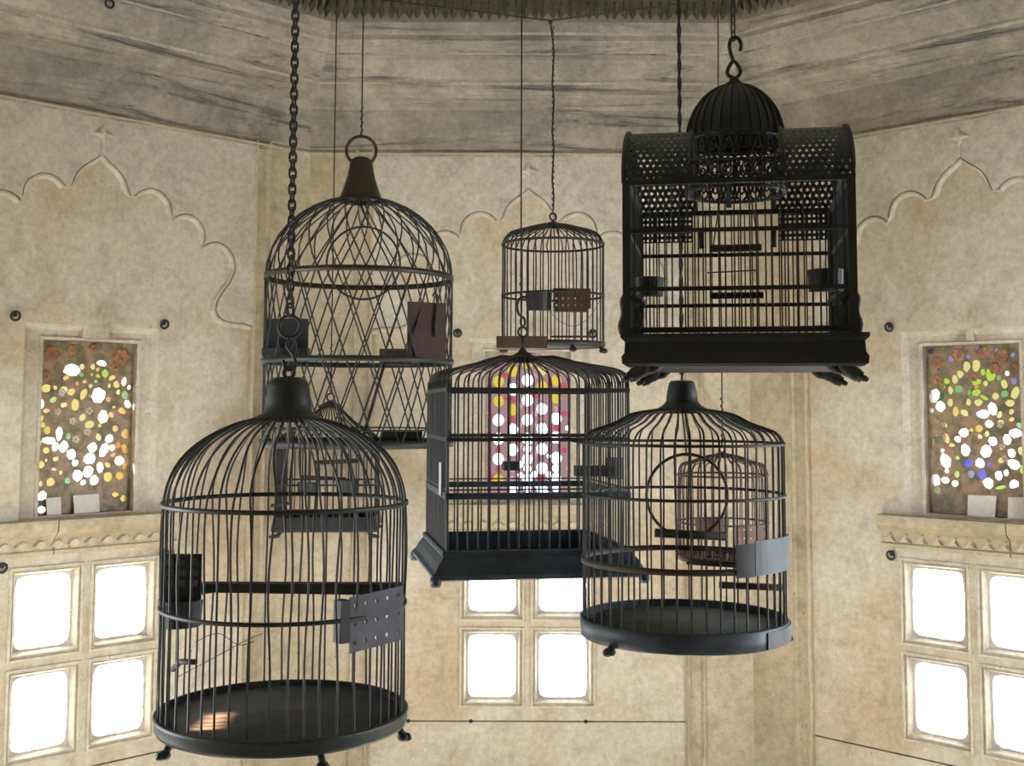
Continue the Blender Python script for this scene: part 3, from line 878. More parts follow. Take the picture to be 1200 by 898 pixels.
def round_cage(name, px, py, Y, label, top_z, base_z):
    p = at(px, py, Y)
    return empty(name, (p.x, Y, base_z)), p.x


CEIL_Z = CEIL


def ceiling_hook(parent, z):
    MB().tube(smooth_path([(0, 0, z+0.02), (0, 0, z-0.02), (0.012, 0, z-0.035), (0, 0, z-0.05), (-0.012, 0, z-0.036)], 4), 0.003, 6).build('ceiling_hook', 'iron', parent)


def hanging_wire(x, y, z0, z1, r, label, twist=None, mat='iron', kink=0.0):
    e = empty('hanging_wire', (x, y, z0))
    L = z1-z0
    rnd = random.Random(int(x*1000)+5)
    pts = [(kink*math.sin(3*k/10*PI)*rnd.uniform(0.3, 1), 0, L*k/12) for k in range(13)]
    pts[0] = (0, 0, 0); pts[-1] = (0, 0, L)
    MB().tube(pts, r, 6).build('wire', mat, e)
    if twist:
        mb = MB()
        tz0, tz1 = twist
        n = int((tz1-tz0)/0.004)
        mb.tube([(r*1.7*math.cos(k*1.3), r*1.7*math.sin(k*1.3), tz0+(tz1-tz0)*k/n) for k in range(n+1)], r*0.8, 4)
        mb.build('twisted_end', mat, e)
    MB().lathe([(0, L-0.004), (0.012, L-0.004), (0.012, L), (0, L)], 10).build('ceiling_eye', 'iron', e)
    tag(e, label, 'wire', 'wires the cages hang from')
    return e


def link_mesh(lw, lh, t, mat):
    pts = []
    for k in range(14):
        a = 2*PI*k/14
        pts.append((lw*math.cos(a), 0, (lh-lw)*(1 if math.sin(a) > 0.01 else (-1 if math.sin(a) < -0.01 else 0))+lw*math.sin(a)))
    me = MB().tube(pts, t, 5, True).mesh('link'); me.materials.append(M[mat])
    return me


def hanging_chain(x, y, z0, z1, lw, lh, t, label, mat='iron'):
    e = empty('hanging_chain', (x, y, z0))
    me = link_mesh(lw, lh, t, mat)
    pitch = 2*(lh-t*1.4); n = int((z1-z0)/pitch)+1
    for k in range(n):
        link('link', me, e, (0, 0, lh+k*pitch), PI/2*(k % 2)+PI/5)
    tag(e, label, 'chain', 'chains the cages hang from')
    return e


# ------------------------------------------------------------------ domed cage on the heavy chain (front left)
def cage_dome():
    Y = 2.0; x = at(331, 850, Y).x
    z0 = EYE-0.521
    c = empty('dome_birdcage', (x, Y, z0))
    tag(c, 'large domed black birdcage with perforated plate door, hung on heavy link chain', 'birdcage', 'hanging birdcages')
    R = 0.198; zh = 0.364; zt = 0.505
    tray = MB().lathe([(0, 0.004), (0.186, 0.0), (0.201, 0.006), (0.2035, 0.012), (0.2035, 0.024), (0.206, 0.027), (0.204, 0.031), (0.199, 0.031), (0.196, 0.022), (0.0, 0.020)], 64).build('base_tray', 'green_iron', c)
    MB().lathe([(0, 0.0215), (0.192, 0.0225), (0.192, 0.0205)], 48).build('tray_floor', 'traygrey', tray)
    dome = [(R*math.cos(t), 0, zh+0.145*math.sin(t)) for t in [math.radians(d) for d in (12, 24, 36, 48, 59, 68, 77)]]
    body = [(R, 0, 0.024+(zh-0.024)*k/6) for k in range(7)]
    path = smooth_path(body+dome, 2)
    put_bars(c, [wobble(path, a, i) for i, a in enumerate((0.0, 0.0012, 0.003, 0.0035, 0.005))], [2*PI*k/46+0.02*math.sin(k*5.1) for k in range(46)], 0.0019, 'green_iron', seed=3)
    hoop(c, R+0.001, zh, 'green_iron', 0.007, 0.0028)
    hoop(c, R+0.001, 0.199, 'green_iron', 0.006, 0.0026)
    cap = MB().lathe([(0.055, 0.497), (0.0575, 0.501), (0.054, 0.506), (0.045, 0.510), (0.0395, 0.516), (0.0385, 0.529), (0.0345, 0.556), (0.031, 0.566), (0.022, 0.572), (0.0, 0.573)], 32).build('bell_cap', 'green_iron', c)
    ring_up(cap, (0, 0, 0.580), 0.009, 0.003, 'green_iron', 'loop')
    # perch board across the cage
    pb = MB().rings([[(-0.142, -0.012, 0.218), (0.192, -0.012, 0.214), (0.192, 0.016, 0.214), (-0.142, 0.016, 0.218)], [(-0.142, -0.012, 0.232), (0.192, -0.012, 0.232), (0.192, 0.016, 0.232), (-0.142, 0.016, 0.232)]], True, True)
    pb.build('perch', 'iron', c)
    MB().tube([(-0.19, 0.03, 0.085), (-0.165, -0.02, 0.108), (-0.13, -0.06, 0.116)], 0.005, 6).build('stub_perch', 'wood', c)
    # seed feeder on the left
    f = MB().box(-0.196, -0.130, -0.035, -0.031, 0.203, 0.283).box(-0.196, -0.190, -0.035, 0.02, 0.203, 0.283).build('feeder_back', 'iron', c)
    gr = MB()
    for i in range(3):
        for j in range(3):
            gr.box(-0.186+i*0.019, -0.174+i*0.019, -0.038, -0.0345, 0.231+j*0.017, 0.241+j*0.017)
    gr.build('feeder_stud', 'zinc', f)
    cup(c, -0.163, -0.030, 0.168, 0.036, 0.040, 0.042, 'iron', 0)
    # perforated plate door on the right, seen a little from its edge
    a = math.radians(-36)
    pl = perforated(5, 3, 0.098, 0.084, 0.36, 0.0012)
    for i, (vx, vy, vz) in enumerate(pl.v):
        pl.v[i] = (vx, vy, vz+0.10*vx)
    d = pl.build('perforated_door', 'zinc', c, ((R+0.006)*math.cos(a), (R+0.006)*math.sin(a), 0.195), a+PI/2-0.25)
    MB().box(-0.0665, -0.050, -0.004, 0.018, -0.030, 0.034).build('door_hinge', 'iron', d)
    for an in (-142, -62, 176, -4):
        bun_foot(c, math.radians(an), 0.190, 'green_iron')
    # stray bent wires inside
    MB().tube(smooth_path([(-0.16, -0.05, 0.09), (-0.10, -0.02, 0.12), (-0.06, 0.0, 0.14), (-0.03, -0.03, 0.155)], 4), 0.0006, 4).build('loose_wire', 'iron', c)
    MB().tube(smooth_path([(-0.12, -0.1, 0.155), (-0.09, -0.08, 0.165), (-0.06, -0.07, 0.145), (-0.035, -0.07, 0.150)], 4), 0.0006, 4).build('loose_wire', 'iron', c)
    # hook with ring at the end of the chain
    zt2 = z0+0.589
    hk = empty('chain_hook', (x, Y, zt2))
    MB().tube(smooth_path([(-0.010, 0, 0.012), (-0.006, 0, -0.002), (0.004, 0, -0.004), (0.011, 0, 0.006), (0.006, 0, 0.022), (-0.004, 0, 0.036), (0.0, 0, 0.050)], 4), 0.0028, 7).build('hook', 'iron', hk)
    ring_up(hk, (0, 0, 0.068), 0.0185, 0.0028, 'iron', 'ring', 0.3)
    ring_up(hk, (0.0, 0, 0.096), 0.011, 0.0026, 'iron', 'ring', 1.2)
    tag(hk, 'dark iron hook and rings holding the bell cap of the large dome cage', 'hook')
    hanging_chain(x, Y, zt2+0.100, CEIL_Z-0.0, 0.0058, 0.0098, 0.0021, 'thick black link chain above the large domed cage')


cage_dome()


# ------------------------------------------------------------------ diamond mesh dome cage with ring on top (behind)
def cage_diamond():
    Y = 3.1; x = at(420, 430, Y).x; mp = Y/F_PX
    zb = zat(524, Y); z0 = zb
    c = empty('diamond_mesh_birdcage', (x, Y, z0))
    tag(c, 'tall diamond-mesh birdcage with bronze bell cap and large top ring', 'birdcage', 'hanging birdcages')
    R = 0.242
    H = lambda py: zat(py, Y)-z0
    zh, zm, zt, zc, zr = H(327), H(425), H(232), H(188), H(178)
    MB().lathe([(0, 0.006), (0.240, 0.004), (0.248, 0.0), (0.250, 0.018), (0.244, 0.018), (0.243, 0.009), (0, 0.009)], 56).build('base_tray', 'iron', c)
    hoop(c, R+0.001, zh, 'patina', 0.014, 0.003)
    hoop(c, R+0.003, zm, 'green_iron', 0.014, 0.003)
    hoop(c, R+0.001, 0.045, 'iron', 0.004, 0.002)
    # helical wires, two hands
    for hand in (1, -1):
        pts = []
        n1 = 14
        for k in range(n1+1):
            z = 0.012+(zh-0.012)*k/n1
            a = hand*(z*0.36/R*0.95)
            pts.append((R*math.cos(a), R*math.sin(a), z))
        a_end = hand*(zh*0.36/R*0.95)
        for k in range(1, 9):
            t = math.radians(78*k/8)
            a = a_end+hand*0.42*math.sin(t)
            pts.append((R*math.cos(t)*math.cos(a), R*math.cos(t)*math.sin(a), zh+(zt-zh)*math.sin(t)))
        put_bars(c, [pts], [2*PI*k/25 for k in range(25)], 0.0021, 'green_iron', name='mesh_wire')
    cap = MB().lathe([(0.060, zt-0.012), (0.060, zt-0.006), (0.054, zt), (0.047, zt+0.020), (0.036, zt+0.055), (0.030, zc-0.012), (0.026, zc), (0.016, zc+0.006), (0, zc+0.007)], 28).build('bell_cap', 'patina', c)
    ring_up(cap, (0, 0, zr+0.001), 0.039, 0.0042, 'patina', 'top_ring', 0.1, 32)
    # swing ring
    s = ring_up(c, (0.012, -0.02, H(310)), 0.095, 0.0028, 'iron', 'swing_ring', 0.05, 40)
    MB().tube([(0.012, -0.02, H(310)+0.094), (0.006, -0.02, H(262)), (0.016, -0.02, H(256)), (0.0, -0.005, zt-0.01)], 0.002, 5).build('swing_hook', 'iron', s)
    # feeder box at left, rusty door at right
    f = MB().box(-0.225, -0.115, -0.10, -0.095, zm+0.012, zm+0.105).box(-0.225, -0.110, -0.13, -0.095, zm+0.010, zm+0.030).build('feeder_box', 'iron', c)
    MB().box(-0.224, -0.116, -0.104, -0.1005, zm+0.034, zm+0.040).build('feeder_rail', 'bluelit_iron', f)
    d = MB().box(-0.050, 0.050, -0.003, 0.003, -0.070, 0.070).build('door_plate', 'rust', c, (0.188, -0.160, zm+0.072), math.radians(25))
    MB().tube([(0.012, -0.008, 0.085), (0.018, -0.008, 0.098), (0.026, -0.008, 0.085), (0.020, -0.008, 0.02), (0.020, -0.008, -0.015)], 0.003, 6).build('latch_hook', 'iron', d)
    MB().box(0.052, 0.135, 0.02, 0.07, zm-0.006, zm+0.036).build('inner_cup', 'rust', c)
    MB().tube([(0.08, -0.12, zm-0.01), (0.025, -0.10, 0.02)], 0.004, 6).build('brace_rod', 'iron', c)
    MB().box(0.050, 0.160, 0.10, 0.115, 0.02, 0.040).build('tray_slide', 'green_iron', c)
    for an in (-30, -110, 40, 140, 200):
        pass
    p = at(425, 160, Y)
    hanging_wire(x, Y, z0+zr+0.038, CEIL_Z, 0.0019, 'dark wire with twisted end tied to the big ring of the diamond-mesh cage', (0.0, 0.085), kink=0.0)


cage_diamond()


# ------------------------------------------------------------------ small round cage near the back wall
def cage_small_drum():
    Y = 3.3; x = at(648, 330, Y).x; z0 = zat(407, Y)
    H = lambda py: zat(py, Y)-z0
    c = empty('drum_birdcage', (x, Y, z0))
    tag(c, 'small cylindrical wire birdcage with flattish top, hung before the cusped arch', 'birdcage', 'hanging birdcages')
    R = 0.141
    path = smooth_path([(R, 0, 0.006), (R, 0, 0.09), (R, 0, 0.18), (R, 0, H(292)), (R*0.97, 0, H(282)), (R*0.87, 0, H(274)), (R*0.66, 0, H(270)), (R*0.42, 0, H(266)), (R*0.2, 0, H(263))], 3)
    put_bars(c, [wobble(path, a, 20+i) for i, a in enumerate((0, 0.002, 0.003))], [2*PI*k/42 for k in range(42)], 0.0019, 'iron', seed=5)
    hoop(c, R+0.001, H(287), 'iron', 0.006, 0.0022)
    hoop(c, R+0.001, H(347), 'iron', 0.006, 0.0022)
    hoop(c, R+0.001, 0.007, 'iron', 0.013, 0.0025, 'base_ring')
    MB().lathe([(0, 0.002), (R, 0.002), (R, 0.005), (0, 0.005)], 40).build('base_plate', 'iron', c)
    cap = MB().lathe([(0.034, H(264)-0.004), (0.034, H(264)), (0.014, H(261)), (0.004, H(259)), (0, H(259))], 16).build('crown_plate', 'iron', c)
    ring_up(cap, (0, 0, H(254)), 0.010, 0.0025, 'iron', 'loop', 0.4)
    pl = perforated(6, 3, 0.100, 0.054, 0.34, 0.0012).build('perforated_plate', 'rust', c, (0.046, -R*0.97, H(355)), 0.05)
    MB().box(-0.047, 0.043, -0.001, 0.030, -0.034, -0.026).build('plate_ledge', 'rust', pl)
    cup(c, -0.042, -R*0.80, H(368), 0.036, 0.036, 0.050, 'iron')
    MB().box(-0.155, -0.020, -0.150, -0.02, -0.010, 0.022).build('drawer', 'brownwood', c)
    MB().tube([(-0.01, -0.06, 0.026), (0.10, -0.07, 0.026)], 0.003, 6).build('perch', 'wood', c)
    MB().tube(smooth_path([(-0.03, -0.1, H(362)), (0.02, -0.08, H(380)), (0.06, -0.08, H(384)), (0.10, -0.04, H(372)), (0.13, -0.02, H(352))], 4), 0.0007, 4).build('loose_wire', 'iron', c)
    for an in (-20, -70, -160):
        bun_foot(c, math.radians(an), R-0.008, 'iron')
    # the two slack wires it hangs from
    top = Vector((x, Y, z0+H(250)+0.004))
    kn = at(645, 24, Y)
    e = empty('hanging_wire', top)
    Lz = kn.z-top.z
    pts = [(0, 0, 0)]+[(0.003*math.sin(k*2.1), 0, Lz*k/12) for k in range(1, 12)]+[(kn.x-x, 0, Lz)]
    MB().tube(pts, 0.0022, 6).build('wire', 'iron', e)
    MB().tube([(pts[int(k/80*5.9)][0]*0+0.0028*math.cos(k*1.2), 0.0028*math.sin(k*1.2), Lz*0.02+k*Lz*0.006) for k in range(160)], 0.0016, 4).build('twisted_end', 'iron', e)
    tag(e, 'twisted wire down to the small drum cage from the slack cross wire', 'wire', 'wires the cages hang from')
    e2 = empty('cross_wire', kn)
    l = Vector((-1.02, 0.12, 0.165)); r = Vector((1.02, 0.12, 0.178))
    MB().tube([tuple(l*(1-k/6)) for k in range(7)]+[tuple(r*(k/6)) for k in range(1, 7)], 0.0022, 6).build('wire', 'iron', e2)
    ring_up(e2, (0, 0, -0.004), 0.005, 0.002, 'iron', 'knot')
    tag(e2, 'slack wire strung across below the leaf frieze', 'wire')


cage_small_drum()


# ------------------------------------------------------------------ square cage with pagoda top (in front of the pink glass)
def cage_square():
    Y = 2.52; x = at(612, 600, Y).x; w = 0.180
    z0 = EYE-0.328
    rz = math.radians(10)
    c = empty('square_birdcage', (x, Y, z0), rz)
    tag(c, 'square black birdcage with sagging pagoda top and flared tray, before pink glass', 'birdcage', 'hanging birdcages')
    fz = lambda py: EYE-(py-479)/F_PX*2.335-z0
    r1, r2_, r3 = fz(457), fz(515), fz(580)
    sh = fz(436); ap = zat(418, Y)-z0
    def sq(s, z): return [(-s, -s, z), (s, -s, z), (s, s, z), (-s, s, z)]
    tray = MB().rings([sq(0.196, 0.0), sq(0.209, 0.004), sq(0.211, 0.012), sq(0.204, 0.018), sq(0.197, 0.032), sq(0.188, 0.044), sq(0.190, 0.049), sq(0.188, 0.055), sq(0.180, 0.055), sq(0.178, 0.016)], True, True).build('base_tray', 'bluelit_iron', c)
    for sx in (-1, 1):
        for sy in (-1, 1):
            MB().lathe([(0, -0.010), (0.009, -0.009), (0.012, 0.0), (0.009, 0.010), (0, 0.012)], 10, sx*0.204, sy*0.204).build('foot', 'bluelit_iron', tray)
    n = 19
    for i in range(n):
        t = -1+2*i/(n-1)
        prof = [(1, 0.050), (1, 0.14), (1, r1), (1, sh-0.022), (0.985, sh-0.008), (0.95, sh), (0.86, sh+0.008), (0.70, sh+0.015), (0.50, sh+0.024), (0.30, sh+0.036), (0.14, ap-0.004), (0.07, ap)]
        path = smooth_path([(t*w*(s if s < 0.999 else 1), -w*s, z) for s, z in prof], 2)
        if abs(t) == 1 and t == 1:
            continue
        me = MB().tube(wobble(path, 0.0 if i % 3 else 0.002, i), 0.0019 if i else 0.0032, 5, False, False).mesh('bar'); me.materials.append(M['iron'])
        for q in range(4):
            link('bar', me, c, (0, 0, 0), q*PI/2)
    square_ring(c, w, r1, 'iron', 0.008, 0.003)
    square_ring(c, w, r2_, 'iron', 0.008, 0.003)
    square_ring(c, w, r3, 'bluelit_iron', 0.012, 0.004)
    square_ring(c, w, r3+0.012, 'iron', 0.003, 0.002)
    cap = MB().lathe([(0.050, ap-0.012), (0.040, ap-0.003), (0.022, ap+0.003), (0.010, ap+0.010), (0.005, ap+0.018), (0, ap+0.018)], 20).build('apex_plate', 'iron', c)
    # small label on the left side
    MB().box(-0.0015, 0.0015, -0.019, 0.019, -0.032, 0.032).build('label_plate', 'label', c, (-w-0.006, -0.118, r3+0.030))
    # feeders on the right side and a perch block
    f = cup(c, w+0.004, -0.02, r3+0.022, 0.034, 0.030, 0.044, 'iron', PI/2)
    MB().box(0.100, w+0.008, -0.075, -0.045, r3+0.030, r3+0.052).build('feeder_box', 'iron', c)
    MB().tube([(0.09, -0.06, fz(518)), (0.14, -0.06, fz(524)), (w+0.01, -0.05, fz(527))], 0.003, 6).build('perch', 'iron', c)
    MB().box(-0.041, -0.009, -0.015, 0.015, fz(556), fz(545)).build('perch_block', 'bluelit_iron', c)
    MB().tube([(-0.025, 0, fz(545)), (-0.025, 0, ap-0.02)], 0.0008, 4).build('block_wire', 'iron', c)
    zt = z0+ap+0.018
    # hook and rings
    hk = empty('cage_hook', (x, Y, zt))
    mpx = Y/F_PX
    MB().tube([(0, 0, -0.004), (0, 0, 0.022)], 0.0028, 6).build('shank', 'iron', hk)
    ring_up(hk, (0, 0, 0.034), 0.010, 0.0026, 'iron', 'ring', 0.2)
    ring_up(hk, (0, 0, 0.056), 0.010, 0.0026, 'iron', 'ring', 1.1)
    MB().tube(smooth_path([(0.004, 0, 0.062), (-0.008, 0, 0.072), (-0.012, 0, 0.090), (-0.006, 0, 0.106), (0.006, 0, 0.108), (0.015, 0, 0.098), (0.016, 0, 0.086)], 4), 0.0028, 7).build('hook', 'iron', hk)
    tag(hk, 'iron hook with rings at the apex of the square cage', 'hook')
    hanging_wire(x-0.004, Y, zt+0.106, CEIL_Z, 0.0017, 'straight thin wire holding the hook of the square cage', (0.0, 0.05))


cage_square()


# ------------------------------------------------------------------ drum cage with swing ring (right, below)
def cage_drum():
    Y = 2.15; x = at(801, 700, Y).x; z0 = EYE-0.400
    c = empty('round_birdcage', (x, Y, z0))
    tag(c, 'round black birdcage with low dome, swing ring and tray tinted by blue window light', 'birdcage', 'hanging birdcages')
    R = 0.178
    H = lambda py: zat(py, Y)-z0
    tray = MB().lathe([(0, 0.003), (0.178, 0.0), (0.183, 0.003), (0.184, 0.034), (0.181, 0.036), (0.178, 0.034), (0.177, 0.022), (0, 0.022)], 64).build('base_tray', 'bluelit_iron', c)
    MB().lathe([(0, 0.0235), (0.174, 0.0235), (0.174, 0.021)], 48).build('tray_floor', 'trayteal', tray)
    path = smooth_path([(R, 0, 0.012), (R, 0, 0.09), (R, 0, 0.17), (R, 0, 0.25), (R, 0, H(524)), (R*0.985, 0, H(514)), (R*0.92, 0, H(505)), (R*0.78, 0, H(499)), (R*0.66, 0, H(494)), (R*0.52, 0, H(485)), (R*0.36, 0, H(481)), (R*0.22, 0, H(479))], 2)
    put_bars(c, [wobble(path, a, 40+i) for i, a in enumerate((0, 0.001, 0.002))], [2*PI*k/46 for k in range(46)], 0.0018, 'iron', seed=8)
    hoop(c, R+0.001, H(519), 'iron', 0.005, 0.0024)
    hoop(c, R+0.001, H(578), 'iron', 0.005, 0.0024)
    hoop(c, R+0.001, H(655), 'wood', 0.010, 0.003)
    cap = MB().lathe([(0.050, H(484)), (0.046, H(479)), (0.034, H(474)), (0.0285, H(470)), (0.0275, H(462)), (0.0235, H(449)), (0.020, H(446)), (0, H(445))], 28).build('bell_cap', 'green_iron', c)
    MB().tube([(0, 0, H(446)), (0, 0, H(436))], 0.002, 6).build('eye', 'iron', cap)
    # swing
    s = ring_up(c, (0.008, 0.0, H(580)), 0.073, 0.0028, 'iron', 'swing_ring', 0.06, 44)
    MB().tube([(-0.050, 0.0, H(624)), (0.076, 0.0, H(628))], 0.008, 10).build('swing_perch', 'wood', s)
    MB().tube([(0.008, 0, H(534)), (0.004, 0, H(505)), (0, 0, H(480))], 0.0016, 5).build('swing_wire', 'iron', s)
    # feeder of bent tin on the right
    a = math.radians(-18)
    tin = MB()
    pts = [(R+0.004)*1.0]
    def curved(a0, a1, zlo, zhi):
        q = [((R+0.006)*math.cos(t), (R+0.006)*math.sin(t)) for t in [math.radians(a0+(a1-a0)*k/10) for k in range(11)]]
        return MB().rings([[(p[0], p[1], zz) for p in q]+[(p[0]*0.985, p[1]*0.985, zz) for p in reversed(q)] for zz in (zlo, zhi)], True, True)
    t = curved(-58, -12, H(660), H(622)).build('tin_feeder', 'tin', c)
    curved(-70, -58.5, H(661), H(625)).build('feeder_opening', 'iron', t)
    MB().tube([(0.06, -0.02, H(683)), (0.172, -0.03, H(685))], 0.006, 8).build('perch', 'wood', c)
    MB().tube([(0.0, -0.06, H(651)), (0.11, -0.07, H(655))], 0.0028, 6).build('perch', 'iron', c)
    MB().tube([(0.0, -0.04, H(656)), (0.11, -0.05, H(660))], 0.0028, 6).build('perch', 'iron', c)
    # drawer front let into the tray rim
    q = [(0.186*math.cos(t), 0.186*math.sin(t)) for t in [math.radians(-50+44*k/10) for k in range(11)]]
    MB().rings([[(p[0], p[1], zz) for p in q]+[(p[0]*0.98, p[1]*0.98, zz) for p in reversed(q)] for zz in (0.004, 0.031)], True, True).build('tray_drawer', 'iron', tray)
    MB().tube([(-0.176, -0.03, H(722)), (-0.142, -0.05, H(714))], 0.0028, 6).build('stub_perch', 'iron', c)
    for an in (4, 120, 220):
        bun_foot(c, math.radians(an), R-0.004, 'iron', 0.006)
    e = empty('hanging_chain', (x, Y, z0+H(438)))
    zl = CEIL_Z-(z0+H(438))
    n = 260
    for ph in (0, PI):
        MB().tube([(0.0022*math.cos(k*0.62+ph), 0.0022*math.sin(k*0.62+ph), zl*k/n) for k in range(n+1)], 0.0022, 5).build('strand', 'iron', e)
    tag(e, 'twisted two-strand iron cable running down behind the house-shaped cage', 'cable')


cage_drum()


# ------------------------------------------------------------------ house-shaped cage with dome and filigree (upper right)
def cage_house():
    Yc = 1.87; front = 1.72
    pc = at(863, 300, Yc); rz = math.radians(-10.0)
    z0 = EYE+0.062
    c = empty('house_birdcage', (pc.x, Yc, z0), rz)
    tag(c, 'rectangular black birdcage with pierced barrel roof, little dome and paw feet', 'birdcage', 'hanging birdcages')
    W, D_ = 0.1615, 0.148
    fz = lambda py: EYE+(479-py)/F_PX*front-z0
    cz = lambda py: EYE+(479-py)/F_PX*Yc-z0
    zt = fz(390)                       # top of tray
    zr = fz(207)                       # springing of roof
    ztop = cz(152)
    def rc(sx, sy, z, ox=0.006): return [(-sx+ox, -sy, z), (sx+ox, -sy, z), (sx+ox, sy, z), (-sx+ox, sy, z)]
    tray = MB().rings([rc(0.168, 0.156, 0.0), rc(0.174, 0.160, 0.004), rc(0.175, 0.161, 0.014), rc(0.171, 0.158, 0.020), rc(0.170, 0.157, zt-0.012), rc(0.176, 0.162, zt-0.006), rc(0.176, 0.162, zt), rc(0.168, 0.155, zt), rc(0.166, 0.153, 0.014)], True, True).build('base_tray', 'iron', c)
    for sx in (-1, 1):
        for sy in (-1, 1):
            f = MB()
            bx, by = sx*0.150+0.006, sy*0.142
            # leg, instep and three toes of a lion's paw
            f.tube(smooth_path([(bx-sx*0.010, by, 0.004), (bx-sx*0.002, by, -0.005), (bx+sx*0.010, by, -0.013), (bx+sx*0.016, by, -0.016)], 3), [0.012]*4+[0.010]*3+[0.0085]*3, 8)
            for k in (-1, 0, 1):
                f.tube([(bx+sx*0.010, by+k*0.005, -0.014), (bx+sx*0.020, by+k*0.006, -0.018), (bx+sx*0.024, by+k*0.006, -0.020)], [0.005, 0.0048, 0.003], 6)
            f.tube([(bx-sx*0.034, by, 0.003), (bx-sx*0.022, by, -0.003), (bx-sx*0.008, by, -0.004)], [0.003, 0.007, 0.009], 7)
            f.build('paw_foot', 'iron', tray)
    # corner posts and rails
    for sx in (-1, 1):
        for sy in (-1, 1):
            MB().box(sx*W-0.006, sx*W+0.006, sy*D_-0.005, sy*D_+0.005, zt-0.004, zr+0.004).build('corner_post', 'iron', c)
    square_ring(c, W, zr, 'green_iron', 0.008, 0.005, D_)
    square_ring(c, W, fz(266), 'iron', 0.006, 0.003, D_)
    square_ring(c, W, fz(336), 'iron', 0.006, 0.003, D_)
    square_ring(c, W, zt+0.006, 'iron', 0.008, 0.004, D_)
    # bars: front/back share a mesh, sides share a mesh
    bf = MB().tube([(0, 0, zt), (0, 0, zr)], 0.00125, 5, False, False).mesh('bar'); bf.materials.append(M['iron'])
    nf, ns = 29, 26
    for i in range(1, nf):
        u = -W+2*W*i/nf
        for sy in (-1, 1):
            link('bar', bf, c, (u+0.001*math.sin(i*3.3+sy), sy*D_, 0))
    for i in range(1, ns):
        v = -D_+2*D_*i/ns
        for sx in (-1, 1):
            link('bar', bf, c, (sx*W, v, 0))
    # pierced barrel roof: two halves left and right of the dome
    rr = ztop-zr
    def pierced_roof(x0, x1):
        nx, ny = 10, 32
        mb = MB()
        def S(u, t, o=0.0):
            a = PI*t
            return (u, -(D_+o)*math.cos(a), zr+(rr+o)*math.sin(a))
        for j in range(ny):
            for i in range(-1, nx+1):
                off = 0.5 if j % 2 else 0.0
                ua, ub = (i+off)/nx, (i+1+off)/nx
                if ub <= 0 or ua >= 1: continue
                ua_, ub_ = max(ua, 0), min(ub, 1)
                t0, t1 = j/ny, (j+1)/ny
                X = lambda f: x0+(x1-x0)*f
                o4 = [S(X(ua_), t0), S(X(ub_), t0), S(X(ub_), t1), S(X(ua_), t1)]
                if ua < 0 or ub > 1:
                    mb.add(o4, [(0, 1, 2, 3)]); continue
                cu, ct = (ua+ub)/2, (t0+t1)/2
                q = 0.66
                h4 = [S(X(cu+(a-cu)*q), ct+(b-ct)*q) for a, b in ((cu, t0), (ub, ct), (cu, t1), (ua, ct))]
                mb.add(o4+h4, [(0, 1, 4), (1, 5, 4), (1, 2, 5), (2, 6, 5), (2, 3, 6), (3, 7, 6), (3, 0, 7), (0, 4, 7)])
        return mb
    for x0, x1 in ((-W-0.004, -0.066), (0.066, W+0.004)):
        rf = pierced_roof(x0, x1).build('pierced_roof', 'green_iron', c)
        for xx in (x0, x1):
            MB().tube([(xx, -(D_+0.001)*math.cos(PI*k/16), zr+(rr+0.001)*math.sin(PI*k/16)) for k in range(17)], 0.004, 6).build('roof_edge', 'iron', rf)
        # pierced gable-level panel on the back below the roof
        pb = perforated(11, 5, abs(x1-x0)-0.012, 0.046, 0.62, 0.0008)
        pb.build('pierced_panel', 'iron', c, ((x0+x1)/2, D_+0.001, zr-0.027))
    MB().tube([(-W, 0, ztop), (-0.07, 0, ztop)], 0.003, 6).build('ridge', 'iron', c)
    MB().tube([(0.07, 0, ztop), (W, 0, ztop)], 0.003, 6).build('ridge', 'iron', c)
    # end gables: bars under the arch
    for sx in (-1, 1):
        for i in range(1, 14):
            v = -D_+2*D_*i/14
            h = rr*math.sqrt(max(0, 1-(v/D_)**2))
            MB().tube([(sx*W, v, zr), (sx*W, v, zr+h)], 0.0012, 4).build('gable_bar', 'iron', c)
    # dome: dark sheet cap with closely set ribs over a filigree drum
    rd = 0.0765; zd = cz(162); zdt = cz(93)
    dome = MB().lathe([(rd+0.002, zd-0.006), (rd+0.002, zd)]+[(rd*math.cos(t), zd+(zdt-zd)*math.sin(t)) for t in [PI/2*k/12 for k in range(0, 12)]]+[(0.006, zdt)], 40).build('dome', 'green_iron', c)
    rib = MB().tube([((rd+0.001)*math.cos(t), 0, zd+(zdt-zd+0.001)*math.sin(t)) for t in [math.radians(4+8.2*k) for k in range(11)]], 0.0014, 4).mesh('dome_rib'); rib.materials.append(M['iron'])
    for k in range(30):
        link('dome_rib', rib, dome, (0, 0, 0), 2*PI*k/30)
    MB().lathe([(0.016, zdt-0.004), (0.014, zdt+0.002), (0.009, zdt+0.006), (0.006, zdt+0.012), (0, zdt+0.013)], 14).build('dome_finial', 'iron', dome)
    # filigree drum: scrolls between two rails
    wire_hoop(c, rd, zr+0.006, 'iron', 0.003, 'drum_rail')
    wire_hoop(c, rd, (zr+zd)/2, 'iron', 0.0022, 'drum_rail')
    wire_hoop(c, rd, zd, 'iron', 0.003, 'drum_rail')
    hh = (zd-zr)/2
    def on(a, z): return ((rd+0.001)*math.cos(a), (rd+0.001)*math.sin(a), z)
    sm = MB()
    da = 2*PI/22
